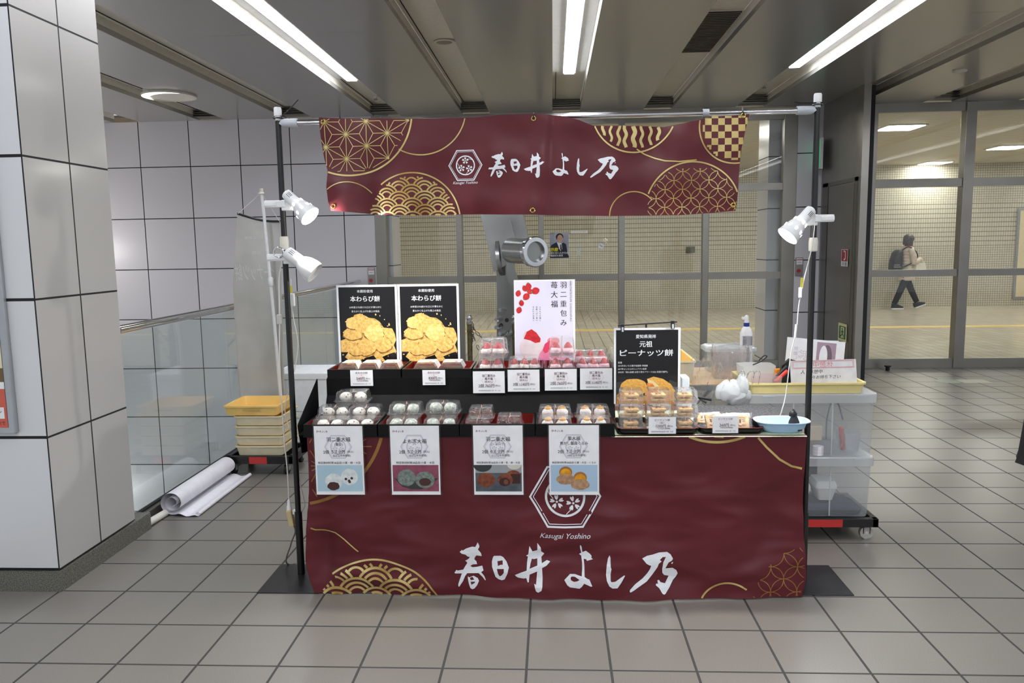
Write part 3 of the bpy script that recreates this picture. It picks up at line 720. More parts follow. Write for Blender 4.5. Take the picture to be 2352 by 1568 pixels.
def asanoha(f, x0, z0, a, nx, nz, clip, w, mat):
    h = a * .866
    for i in range(-nx, nx + 1):
        for j in range(-nz, nz + 1):
            P0 = (x0 + i * h, z0 + j * a + (i % 2) * a / 2)
            A = (P0[0], P0[1] + a); B = (P0[0] + h, P0[1] + a / 2); C = (P0[0] + h, P0[1] - a / 2)
            for Q in (A, B, C): clipstrip(f, [P0, Q], w, clip, mat, 8)
            for Q, R_ in ((A, B), (B, C)):
                g = ((P0[0] + Q[0] + R_[0]) / 3, (P0[1] + Q[1] + R_[1]) / 3)
                for U in (P0, Q, R_): clipstrip(f, [g, U], w, clip, mat, 5)
            if clip(*P0): f.ell(P0[0], P0[1], w * 2, w * 2, mat, 2, n=10)
def shippo(f, x0, z0, r, n1, n2, clip, w, mat):
    for i in range(-n1, n1 + 1):
        for j in range(-n2, n2 + 1):
            if (i + j) % 2: continue
            clipstrip(f, arcpts(x0 + i * r, z0 + j * r, r, 0, 360, 36), w, clip, mat, 1)

# ---------------------------------------------------------------- hanging banner
BY = FY - .034
top = [(733, 270), (800, 271), (900, 272), (1000, 272), (1090, 269), (1160, 264), (1225, 261), (1250, 262), (1290, 266), (1330, 275), (1365, 288), (1430, 289), (1530, 291), (1580, 282), (1640, 268), (1722, 261)]
bot = [(763, 484), (800, 487), (870, 493), (960, 494), (1020, 493), (1100, 492), (1225, 493), (1300, 495), (1400, 496), (1480, 495), (1560, 494), (1620, 490), (1690, 484)]
lef = [(733, 270), (738, 330), (744, 365), (752, 392), (750, 430), (755, 462), (763, 484)]
rig = [(1722, 261), (1712, 300), (1703, 340), (1699, 380), (1695, 430), (1690, 484)]
def itp(L, u, ax):
    for a, b in zip(L[:-1], L[1:]):
        if a[ax] <= u <= b[ax] or a[ax] >= u >= b[ax]:
            t = (u - a[ax]) / ((b[ax] - a[ax]) or 1); return a[1 - ax] + (b[1 - ax] - a[1 - ax]) * t
    return L[0][1 - ax] if abs(u - L[0][ax]) < abs(u - L[-1][ax]) else L[-1][1 - ax]
def bsurf(x, z):
    y = BY
    y += .009 * sin(x * 9 + z * 3) * (2.05 - z) * 1.6 + .004 * sin(x * 23 - z * 11)
    y += .008 * exp(-((x - .0 - (z - 1.9) * .1) / .02) ** 2) * (1 if z > 1.6 else 0)          # fold right of the middle
    y += .012 * exp(-((x - .45 - (z - 1.95) * .4) / .05) ** 2) * max(0, (z - 1.8) / .2)
    y -= .03 * exp(-((x + .9) / .1) ** 2) * max(0, (1.8 - z) / .15)
    y += .02 * exp(-((x + .76) / .035) ** 2) * max(0, (1.85 - z) / .25)
    y += .003 * sin(z * 30 + x * 5) + .005 * MN.noise(V3((x * 5, z * 7, 1.7))) + .0035 * abs(MN.noise(V3((x * 11 + z * 4, z * 9, 5.))))
    return y
t = thing('hanging_banner', 'long maroon banner with gold patterns and white brush lettering hung from the chrome rail', 'banner', (-.08, BY, 1.65))
def bfn(u, v):
    xx0 = 733 + (1722 - 733) * u; y0 = itp(top, xx0, 0); xb = 763 + (1690 - 763) * u; y1 = itp(bot, xb, 0)
    yy = y0 + (y1 - y0) * v
    l = itp(lef, min(max(yy, 270), 484), 1); r = itp(rig, min(max(yy, 261), 484), 1); xx = l + (r - l) * u
    y0 = itp(top, 733 + (1722 - 733) * u, 0); yy = y0 + (itp(bot, xb, 0) - y0) * v
    q = at(xx, yy, BY); return V3((q.x, bsurf(q.x, q.z), q.z))
g = MB().grid(bfn, 150, 40); nb_ = len(g.v)
g.build('cloth', maroon, t, True, 80)
BOUT = [sub(p, BY) for p in (lef + bot[1:] + rig[::-1][1:] + top[::-1][1:-1])]
def inb(x, z): return inpoly(x, z, BOUT)
f = Flat(.0004)
brush(f, lambda x, y: sub((x, y), BY), whitef)
f.build('lettering', t, bsurf, .04)
f = Flat(.0004); c = sub((1068.7, 379.5), BY); emblem(f, c[0], c[1], .0735, whitef); f.build('emblem', t, bsurf, .04)
f = Flat(.0004); c = sub((1068.5, 420), BY); f.text('Kasugai Yoshino', c[0], c[1], .107, whitef, shear=.35, bold=.0); f.build('latin_name', t, bsurf, .04)
f = Flat(.0004); sp = FY / FPX
def C(px, py, r): q = sub((px, py), BY); return q[0], q[1], r * sp
# hemp leaf disc
x, z, r = C(800, 262, 142)
disc = lambda a, b: hypot((a - x), (b - z) * 1.05) < r - .012 and inb(a, b)
x0_, z0_ = sub((794, 308), BY); asanoha(f, x0_, z0_, 54.5 * sp, 4, 4, disc, .0026, gold)
clipstrip(f, [(a, z + (b - z) / 1.05) for a, b in arcpts(x, z, r, 180, 360, 80)], .007, inb, gold, 2)
f.build('gold_pattern', t, bsurf, .04); f = Flat(.0004)
# plain arcs
x, z, r = C(965, 248, 102); clipstrip(f, arcpts(x, z, r, -120, 5, 50), .005, lambda a, b: inb(a, b), gold, 2)
x, z, r = C(800, 493, 73); clipstrip(f, arcpts(x, z, r, 40, 160, 40), .004, inb, gold, 2)
x, z, r = C(1455, 495, 53); clipstrip(f, arcpts(x, z, r, 40, 185, 40), .0045, inb, gold, 2)
clipstrip(f, [sub(p, BY) for p in ((1463, 342), (1480, 353), (1505, 363), (1527, 369), (1560, 371), (1600, 367))], .005, inb, gold, 4)
f.build('gold_pattern', t, bsurf, .04); f = Flat(.0004)
# waves disc
x, z, r = C(948, 508, 105)
seigaiha(f, x, z - .01, r, lambda a, b: hypot(a - x, b - z) < r - .01 and inb(a, b), 57.5 * sp, gold)
clipstrip(f, arcpts(x, z, r + .006, 0, 130, 70), .006, inb, gold, 2)
f.build('gold_pattern', t, bsurf, .04); f = Flat(.0004)
# striped disc
x, z, r = C(1457, 250, 93)
clipstrip(f, arcpts(x, z, r, 185, 355, 60), .006, inb, gold, 2)
for px, w in ((1386, 6), (1403, 5), (1421, 6), (1436, 7), (1456, 9), (1474, 6), (1494, 6), (1513, 7)):
    pts = [(sub((px + 2.5 * sin(k * .75 + px), 288 + 50 * k / 14), BY)) for k in range(15)]
    clipstrip(f, pts, w * sp, lambda a, b: inb(a, b) and hypot(a - x, b - z) < r - .012, gold, 3)
f.build('gold_pattern', t, bsurf, .04); f = Flat(.0004)
# checker disc
x, z, r = C(1690, 290, 79)
ck = lambda a, b: hypot(a - x, b - z) < r - .012 and inb(a, b)
n_ = 14.6 * sp; xx, zz = sub((1615, 262), BY)
for i in range(9):
    for j in range(9):
        if (i + j) % 2: continue
        a, b = xx + i * n_ - .02, zz - j * n_ * .98 + .01; Q = 3
        for u in range(Q):
            for v in range(Q):
                q = (a + n_ * (u + .5) / Q, b - n_ * (v + .5) / Q)
                if ck(*q): f.rect(a + n_ * u / Q, b - n_ * (v + 1) / Q, a + n_ * (u + 1) / Q, b - n_ * v / Q, gold, 1)
clipstrip(f, arcpts(x, z, r, 150, 300, 70), .006, inb, gold, 2)
f.build('gold_pattern', t, bsurf, .04); f = Flat(.0004)
# interlocking circles disc
x, z, r = C(1590, 480, 103)
sc_ = lambda a, b: hypot(a - x, b - z) < r - .008 and inb(a, b) and b < z + .17
x0_, z0_ = sub((1567, 455), BY); shippo(f, x0_, z0_, 19.2 * sp, 7, 6, sc_, .0024, gold)
clipstrip(f, arcpts(x, z, r, 20, 160, 70), .006, inb, gold, 2)
f.build('gold_pattern', t, bsurf, .04)
brass = pm('brass_ring', (200, 168, 90), .25, .9)
for px, py in ((743, 281), (1225.5, 272), (1708, 265), (769, 474), (1223.5, 483), (1683, 471)):
    q = at(px, py, BY); q.y = bsurf(q.x, q.z) - .003
    MB().tube([q + V3((.0085 * cos(a * pi / 8), 0, .0085 * sin(a * pi / 8))) for a in range(16)], .0026, 8, True).build('grommet', brass, t, True)
    if py < 300:
        rz = RZ + .0165
        MB().tube([q, q + V3((0, -.004, .012)), (q.x, RY - .0155, RZ), (q.x, RY - .008, RZ + .016), (q.x, RY + .008, RZ + .016), (q.x, RY + .016, RZ), (q.x, RY + .004, RZ - .015), q + V3((0, .006, .008))], .0028, 6).build('cable_tie', black, t)

# ---------------------------------------------------------------- table and cloth
TZ = .70
t = thing('folding_table', 'long folding table hidden under the maroon cloth', 'table', (0, 3.5, 0))
MB().box(-1.05, 1.035, 3.215, 3.79, TZ - .03, TZ).build('table_top', pm('table_white', (206, 206, 204), .5), t)
for X in (-.98, .96):
    for Y in (3.3, 3.72): MB().cyl((X, Y, 0), (X, Y, TZ - .03), .014, n=12).build('leg', chrome, t, True)
def tsurf(x, z):
    k = max(0, 1 - z / .7)
    y = 3.197 - .055 * k ** 2.2 * exp(-((x - .2) / .62) ** 2)
    y += k * .007 * sin(x * 13 + z * 7) + k * .004 * sin(x * 29 - z * 9) + .0016 * sin(z * 42 + x * 9) * k
    y += .05 * k * exp(-((x + 1.0) / .05) ** 2) * exp(-((z - .2) / .14) ** 2)
    y += .03 * exp(-((x - .98 + (.6 - z) * .25) / .07) ** 2) * exp(-((z - .33) / .22) ** 2)
    y -= .014 * exp(-((z - .07 - (x + .8) * -.12) / .03) ** 2) * exp(-((x + .75) / .28) ** 2)
    y -= .016 * exp(-((z - .1 - (x - .75) * .25) / .04) ** 2) * exp(-((x - .85) / .2) ** 2)
    y += min(1, k * 3) * (.011 * MN.noise(V3((x * 3.2 - z * 2, z * 8, 2.))) + .011 * abs(MN.noise(V3((x * 4 + z * 6, z * 13 - x * 3, 7.)))))
    return y
t = thing('table_cloth', 'maroon cloth with gold patterns and white brush lettering hanging over the counter front', 'tablecloth', (0, 3.2, 0))
def tl(z): # left and right borders of the front drop
    L = [(.0, -1.045), (.06, -1.068), (.15, -1.085), (.3, -1.075), (.5, -1.052), (.70, -1.052)]
    R = [(.0, 1.04), (.1, 1.052), (.3, 1.036), (.5, 1.03), (.70, 1.038)]
    o = []
    for Q in (L, R):
        for a, b in zip(Q[:-1], Q[1:]):
            if a[0] <= z <= b[0]: o.append(a[1] + (b[1] - a[1]) * (z - a[0]) / (b[0] - a[0])); break
    return o
def tfn(u, v):
    z = max(.0, TZ + .002 - (TZ + .002) * v); l, r = tl(min(z, .7)); x = l + (r - l) * u
    if v == 1: z = .007
    return V3((x, tsurf(x, z), z))
g = MB().grid(tfn, 170, 60)
g.grid(lambda u, v: (-1.052 + 2.09 * u, tsurf(-1.052 + 2.09 * u, TZ) + .6 * v, TZ + .002), 20, 2)
g.grid(lambda u, v: (tl(TZ * (1 - v))[0] - .004 * sin(u * 9) * v, tsurf(tl(TZ * (1 - v))[0], TZ * (1 - v)) + .58 * u + .0, max(.007, (TZ + .002) * (1 - v))), 12, 12)
g.grid(lambda u, v: (tl(TZ * (1 - v))[1] + .004 * sin(u * 9) * v, tsurf(tl(TZ * (1 - v))[1], TZ * (1 - v)) + .58 * u + .0, max(.007, (TZ + .002) * (1 - v))), 12, 12)
g.build('cloth', maroon, t, True, 70)
def inT(x, z):
    if not (.004 < z < .7): return False
    l, r = tl(z); return l + .004 < x < r - .004
f = Flat(.0004); TY = 3.19
fn = lambda x, y: sub((1043 + (x - 1121.8) * 1.719, 1247.6 + (y - 348.6) * 1.79), 3.175)
brush(f, fn, whitef); f.build('lettering', t, tsurf, .04)
f = Flat(.0004); c = sub((1298, 1141), TY); emblem(f, c[0], c[1], .1525, whitef); f.build('emblem', t, tsurf, .04)
f = Flat(.0004); c = sub((1298, 1230), TY); f.text('Kasugai Yoshino', c[0], c[1], .213, whitef, shear=.35, bold=.0); f.build('latin_name', t, tsurf, .04)
f = Flat(.0004); sp = 3.19 / FPX
def C(px, py, r): q = sub((px, py), TY); return q[0], q[1], r * sp
x, z, r = C(660, 945, 232)
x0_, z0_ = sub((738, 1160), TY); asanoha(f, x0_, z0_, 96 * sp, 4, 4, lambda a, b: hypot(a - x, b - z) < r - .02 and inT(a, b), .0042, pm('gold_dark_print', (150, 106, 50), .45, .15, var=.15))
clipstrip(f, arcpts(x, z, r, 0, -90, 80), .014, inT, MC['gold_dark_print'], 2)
f.build('gold_pattern', t, tsurf, .04); f = Flat(.0004)
clipstrip(f, [sub(p, TY) for p in ((712, 1214), (722, 1219), (745, 1222), (768, 1226), (790, 1240), (822, 1268))], .006, inT, gold, 4)
f.build('gold_pattern', t, tsurf, .04); f = Flat(.0004)
x, z, r = C(868, 1440, 167)
seigaiha(f, x - .0, z + .005, r, lambda a, b: hypot((a - x) * .97, b - z) < r - .012 and inT(a, b), 98 * sp, gold)
clipstrip(f, arcpts(x, z, r + .008, 25, 130, 80), .008, inT, gold, 2)
f.build('gold_pattern', t, tsurf, .04); f = Flat(.0004)
x, z, r = C(1650, 860, 160)
clipstrip(f, arcpts(x, z, r, 200, 340, 80), .011, inT, gold, 2)
for px, w in ((1605, 10), (1618, 13), (1650, 22), (1690, 11)): clipstrip(f, [sub((px + 2 * sin(k * .4), 996 + 2 * k), TY) for k in range(12)], w * sp, lambda a, b: inT(a, b) and hypot(a - x, b - z) < r - .018, gold, 3)
f.build('gold_pattern', t, tsurf, .04); f = Flat(.0004)
clipstrip(f, [sub(p, TY) for p in ((1738, 1001), (1762, 1028), (1792, 1056), (1820, 1072), (1848, 1078))], .009, inT, gold, 6)
f.build('gold_pattern', t, tsurf, .04); f = Flat(.0004)
x, z, r = C(1668, 1400, 70)
clipstrip(f, arcpts(x, z, r, 50, 150, 40), .008, inT, gold, 2)
f.build('gold_pattern', t, tsurf, .04); f = Flat(.0004)
x, z, r = C(1880, 1400, 160)
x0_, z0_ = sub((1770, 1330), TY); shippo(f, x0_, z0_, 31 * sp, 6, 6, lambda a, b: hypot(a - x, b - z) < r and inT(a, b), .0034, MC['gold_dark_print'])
f.build('gold_pattern', t, tsurf, .04)
gp = pm('pale_green_cloth', (208, 218, 190), .7, c2=(180, 198, 160), vs=160)
MB().grid(lambda u, v: (.235 + .80 * u, 3.186 + .5 * v, TZ + .004 + (0 if v > 0 else -.004)), 20, 10).build('green_mat', gp, None)
o = bpy.data.objects['green_mat']; tag(o, 'pale green checked mat under the two shallow trays and the blue dish', 'mat')

# black stepped display stand
bw = pm('black_stained_wood', (7, 7, 8), .6, 0, .12, c2=(16, 15, 15), vs=9)
t = thing('display_riser', 'black stained wooden riser carrying the upper row of lacquer trays', 'display stand', (-.38, 3.5, TZ))
MB().prism([(3.493, .90), (3.491, .825), (3.415, .703), (3.79, .703), (3.79, .90)], -1.045, .272, 'x').build('body', bw, t)
MB().prism([(3.2, .752), (3.5, .9), (3.5, .58), (3.24, .62)], -1.092, -1.088, 'x').build('side_cloth', pm('black_cloth', (12, 12, 14), .9, 0, .1), t)
MB().box(-1.088, -1.065, 3.2, 3.5, .704, .712).build('cloth_fold', pm('black_cloth', (12, 12, 14), .9, 0, .1), t)

lac_o = pm('lacquer_black', (9, 8, 9), .3, 0, .25); lac_i = pm('lacquer_red', (112, 26, 20), .3, 0, .5)
def ltray(lab, x0, x1, y0, y1, z0, z1, grp, th=.008):
    t = thing('lacquer_tray', lab, 'tray', ((x0 + x1) / 2, y0, z0), grp)
    g = MB().box(x0, x1, y0, y0 + th, z0 + .006, z1).box(x0, x1, y1 - th, y1, z0 + .006, z1).box(x0, x0 + th, y0 + th, y1 - th, z0 + .006, z1).box(x1 - th, x1, y0 + th, y1 - th, z0 + .006, z1).box(x0 - .002, x1 + .002, y0 - .002, y1, z0, z0 + .006)
    g.build('body', lac_o, t)
    MB().box(x0 + th, x1 - th, y0 + th, y1 - th, z0 + .006, z0 + .01).box(x0 + th, x0 + th + .0015, y0 + th, y1 - th, z0 + .01, z1 - .001).box(x1 - th - .0015, x1 - th, y0 + th, y1 - th, z0 + .01, z1 - .001).box(x0 + th, x1 - th, y1 - th - .0015, y1 - th, z0 + .01, z1 - .001).build('lining', lac_i, t)
    return t
LX = [(-1.062, -.748), (-.742, -.40), (-.396, -.082), (-.077, .25)]
for (a, b), l in zip(LX, ('salted bean cakes', 'mugwort cakes', 'cocoa cakes', 'chestnut cakes')): ltray('black lacquer tray with a red inside holding the ' + l, a, b, 3.187, 3.40, .7025, .757, 'lacquer trays on the counter')
UX = [(-1.04, -.70), (-.693, -.375), (-.368, -.048), (-.043, .272)]
for (a, b), l in zip(UX, ('three sleeved packs', 'two sleeved packs', 'white strawberry cakes', 'pink strawberry cakes')): ltray('black lacquer tray on the riser holding the ' + l, a, b, 3.495, 3.74, .9005, .943, 'lacquer trays on the riser')
def strayf(lab, x0, x1, y0, y1):
    t = thing('shallow_tray', lab, 'tray', ((x0 + x1) / 2, y0, TZ), 'shallow black trays'); cx, cy, w, d = (x0 + x1) / 2, (y0 + y1) / 2, x1 - x0, y1 - y0; z = TZ + .0045
    MB().loft([rrect(cx, cy, w - .02, d - .02, .02, z), rrect(cx, cy, w - .004, d - .004, .025, z + .012), rrect(cx, cy, w, d, .028, z + .026), rrect(cx, cy, w - .008, d - .008, .024, z + .026), rrect(cx, cy, w - .02, d - .02, .02, z + .006)]).build('body', lac_o, t, True)
    MB().tube(rrect(cx, cy, w - .002, d - .002, .028, z + .027, 6), .0016, 6, True).build('red_rim', lac_i, t)
strayf('shallow black tray with a red rim holding the boxed peanut cakes', .262, .597, 3.2, 3.42)
strayf('shallow black tray with a red rim holding the loose peanut cakes', .603, .868, 3.205, 3.4)

# ================================================================ CARDS AND POSTERS
lilac = pm('lilac_print', (196, 186, 204), .5); pinkp = pm('pale_pink_print', (238, 214, 220), .5); mar_ink = pm('maroon_ink', (120, 30, 44), .5)
pblk = pm('poster_black', (16, 14, 16), .22); sleeve = clear('card_sleeve', (252, 252, 252), .4, .02)
def place_flat(f, root): # local coords (0,0)=bottom left of card
    return f
def card(name, lab, cat, corners, Y, grp, draws, tilt=0, sheetm=paper, border=0.006, thick=.0015):
    """corners: bottom-left x, z and width, height; draws: list of (part name, function(Flat, w, h))"""
    x, z, w, h = corners
    t = thing(name, lab, cat, (x, Y, z), grp)
    MB().box(x, x + w, Y, Y + thick, z, z + h).build('sheet', sheetm, t)
    if border: MB().box(x - border, x + w + border, Y + thick, Y + thick + .0006, z - border * .5, z + h + border).build('sleeve', sleeve, t)
    for nm, fn in draws:
        f = Flat(.0003); fn(f, w, h); f.build(nm, t)
    return t
def blob_dome(f, x, z, w, h, m1, m2, m3, spots=None):
    pass
sky1 = pm('photo_pale_blue', (176, 200, 212), .5, c2=(150, 182, 200), vs=3); wm = pm('photo_mochi_white', (222, 226, 224), .6, c2=(196, 204, 204), vs=60)
bean = pm('photo_bean_brown', (66, 34, 32), .6); grn_m = pm('photo_mochi_green', (128, 138, 132), .6, c2=(92, 104, 98), vs=90); rosy = pm('photo_rose_cloth', (140, 72, 92), .6, c2=(120, 58, 78), vs=40)
dish_m = pm('photo_dark_dish', (48, 52, 50), .5); slate = pm('photo_slate', (84, 92, 98), .5, c2=(64, 70, 76), vs=20); coc = pm('photo_cocoa', (134, 70, 40), .6, c2=(96, 44, 24), vs=50); choc = pm('photo_chocolate', (52, 22, 20), .5)
bl2 = pm('photo_blue', (170, 194, 214), .5, c2=(150, 176, 202), vs=3); tan = pm('photo_tan_mochi', (182, 146, 112), .6, c2=(150, 112, 82), vs=50); chest = pm('photo_chestnut', (228, 166, 22), .4, c2=(200, 130, 20), vs=30); tan_d = pm('photo_tan_dark', (160, 104, 52), .6)
def ph_salt(f, x, z, w, h):
    f.rect(x, z, x + w, z + h, sky1, 2)
    f.ell(x + .71 * w, z + .55 * h, .185 * w, .31 * h, wm, 3, wob=.02)
    for a, b in ((.63, .47), (.7, .4), (.76, .5), (.71, .36)): f.ell(x + a * w, z + b * h, .03 * w, .05 * h, bean, 4)
    f.ell(x + .36 * w, z + .38 * h, .19 * w, .3 * h, wm, 4, wob=.02); f.ell(x + .35 * w, z + .2 * h, .135 * w, .16 * h, bean, 5, wob=.03)
def ph_mug(f, x, z, w, h):
    f.rect(x, z, x + w, z + h, rosy, 2)
    f.poly([(x + a * w, z + b * h) for a, b in ((.02, .52), (.06, .44), (.2, .18), (.4, .08), (.62, .08), (.8, .2), (.94, .42), (.99, .5), (.9, .5), (.1, .46))], dish_m, 3)
    f.ell(x + .3 * w, z + .52 * h, .2 * w, .32 * h, grn_m, 4, wob=.02); f.ell(x + .7 * w, z + .44 * h, .21 * w, .32 * h, grn_m, 5, wob=.015)
    f.ell(x + .7 * w, z + .36 * h, .13 * w, .15 * h, bean, 6)
def ph_coc(f, x, z, w, h):
    f.rect(x, z, x + w, z + h, slate, 2); f.rect(x, z + .7 * h, x + w, z + h, pm('photo_grey', (150, 154, 156), .5), 3)
    f.ell(x + .16 * w, z + h, .2 * w, .26 * h, dish_m, 4, a0=180, a1=360); f.ell(x + .84 * w, z + h, .15 * w, .17 * h, pm('photo_cream', (206, 200, 188), .5), 4, a0=180, a1=360)
    f.ell(x + .82 * w, z + .66 * h, .14 * w, .14 * h, coc, 5); f.rect(x + .76 * w, z + .3 * h, x + .97 * w, z + .66 * h, choc, 5)
    f.ell(x + .23 * w, z + .43 * h, .19 * w, .27 * h, coc, 6, wob=.02); f.ell(x + .64 * w, z + .44 * h, .17 * w, .23 * h, coc, 6, wob=.02)
    f.ell(x + .63 * w, z + .36 * h, .12 * w, .16 * h, choc, 7); f.ell(x + .66 * w, z + .36 * h, .05 * w, .1 * h, pm('photo_ganache', (110, 62, 50), .5), 8)
def ph_ches(f, x, z, w, h):
    f.rect(x, z, x + w, z + h, bl2, 2)
    for cx, cz in ((.32, .5), (.63, .3)):
        f.ell(x + cx * w, z + (cz + .22) * h, .14 * w, .22 * h, tan_d, 3); f.ell(x + (cx) * w, z + (cz + .17) * h, .12 * w, .19 * h, chest, 4)
        f.ell(x + cx * w, z + (cz - .04) * h, .2 * w, .2 * h, tan, 5, wob=.02)
def big(name2, sub2, price, net, allerg, ph):
    def em(f, w, h): emblem(f, .49 * w, .70 * h, .285 * w, lilac, 1, sq=.86)
    def tx(f, w, h):
        if sub2[:1] == '焦': f.text(name2, .5 * w, .815 * h, .25 * w, ink, 2, bold=.012); f.text(sub2, .5 * w, .745 * h, .56 * w, ink, 2, bold=.012)
        elif sub2: f.text(name2, .5 * w, .808 * h, .49 * w, ink, 2, bold=.012); f.text(sub2, .5 * w, .733 * h, .28 * w if len(sub2) > 5 else .175 * w, ink, 2, bold=.01)
        else: f.text(name2, .5 * w, .78 * h, .48 * w, ink, 2, bold=.012)
        f.text('2個', .235 * w, .626 * h, .115 * w, ink, 2, bold=.012); f.text(price + '円', .485 * w, .628 * h, .28 * w, ink, 2, bold=.025); f.text('(税込)', .735 * w, .628 * h, .13 * w, ink, 2)
        f.rect(.34 * w, .6 * h, .63 * w, .603 * h, ink, 2); f.text(net + '円(本体価格)', .555 * w, .572 * h, .37 * w, ink, 2); f.rect(.36 * w, .556 * h, .52 * w, .558 * h, ink, 2)
        f.text('特定原材料等28品目:' + allerg, .5 * w, .468 * h, .88 * w if len(allerg) > 6 else .78 * w, ink, 2, bold=.012)
    def sn(f, w, h): brush(f, lambda x, y: (w * (.05 + (x - 1121) / 299 * .23), h * (.925 - (y - 378) / 299 * .23 * .71)), mar_ink, 2)
    def pc(f, w, h): ph(f, .03 * w, .05 * h, .94 * w, .385 * h)
    return [('emblem', em), ('lettering', tx), ('shop_name', sn), ('picture', pc)]
CY = 3.176
for (x, lab), a in zip(((-1.013, 'white bean cake price card, first of the four big cards hung on the counter'), (-.689, 'green mugwort cake price card on a rose photo, second of the four big cards'), (-.339, 'cocoa cake price card with a dark photo, third of the four big cards'), (-.023, 'chestnut cake price card with yellow chestnuts, fourth of the four big cards')),
    (('羽二重大福', '(塩豆)', '５００', '463', '小麦・卵・大豆', ph_salt), ('よもぎ大福', '', '５００', '463', '小麦・大豆', ph_mug), ('羽二重大福', '(ショコラ)', '６６０', '611', '小麦・乳・卵・大豆', ph_coc), ('栗大福', '焦がし醤油くるみ', '７００', '648', '小麦・大豆・くるみ', ph_ches))):
    card('price_card', lab, 'price card', (x, .457, .207, .297), CY - .004, 'big price cards on the counter front', big(*a))
def small(l1, l2, price, sm=False, net=''):
    def em(f, w, h): emblem(f, .5 * w, .58 * h, .24 * w, pinkp, 1)
    def tx(f, w, h):
        if sm:
            f.text(l1, .5 * w, .83 * h, .55 * w, ink, 2); 
            if l2: f.text(l2, .5 * w, .66 * h, (.05 if len(l2) == 1 else .18) * w, ink, 2)
            f.text(price + '円', .45 * w, .47 * h, .36 * w, ink, 2, bold=.015); f.text('(税込)', .78 * w, .46 * h, .2 * w, ink, 2)
            f.rect(.24 * w, .41 * h, .64 * w, .415 * h, ink, 2); f.text(net + '円(本体価格)', .54 * w, .32 * h, .5 * w, ink, 2); f.text('特定原材料等28品目:小麦・大豆', .5 * w, .13 * h, .8 * w, ink, 2)
        else:
            f.text(l1, .5 * w, .8 * h, .42 * w, ink, 2, bold=.015); f.text('苺大福', .5 * w, .66 * h, .25 * w, ink, 2, bold=.015); f.text(l2, .5 * w, .52 * h, .25 * w, ink, 2)
            f.text(price + '円', .42 * w, .34 * h, .5 * w, ink, 2, bold=.012); f.text('(税込)', .78 * w, .335 * h, .16 * w, ink, 2); f.rect(.17 * w, .275 * h, .67 * w, .28 * h, ink, 2)
            f.text('特定原材料等28品目:小麦・卵・大豆', .52 * w, .12 * h, .68 * w, ink, 2)
    return [('emblem', em), ('lettering', tx)]
UG = 'small price cards on the riser'
card('price_card', 'small 540 yen card on the far left tray of the riser', 'price card', (-.931, .868, .104, .073), 3.487, UG, small('本わらび餅', '小', '540', True, '500'), border=.002)
card('price_card', 'small 830 yen card on the second tray of the riser', 'price card', (-.598, .870, .104, .069), 3.487, UG, small('本わらび餅', '大', '830', True, '768'), border=.002)
for x, z, h, l2, pr, lab in ((-.367, .832, .1, '(粒あん)', '2個 760', 'two piece 760 yen card under the stacked white strawberry cakes'), (-.209, .838, .1, '(粒あん)', '3個 1140', 'three piece 1140 yen card under the low pack of white strawberry cakes'), (-.041, .842, .098, '(白あん)', '2個 760', 'two piece 760 yen card under the stacked pink strawberry cakes'), (.118, .845, .097, '(白あん)', '3個 1140', 'three piece 1140 yen card at the right end of the riser')):
    card('price_card', lab, 'price card', (x, z, .144, h), 3.483, UG, small('羽二重包み', l2, pr), border=.003)
LG = 'small price cards on the shallow trays'
card('price_card', '1200 yen card in front of the boxed peanut cakes', 'price card', (.39, .7125, .112, .07), 3.19, LG, small('ピーナッツ餅', '5個入', '1200', True, '1111'), border=.004)
card('price_card', '260 yen card in front of the loose peanut cakes', 'price card', (.652, .7145, .104, .072), 3.19, LG, small('ピーナッツ餅', '', '260', True, '240'), border=.004)
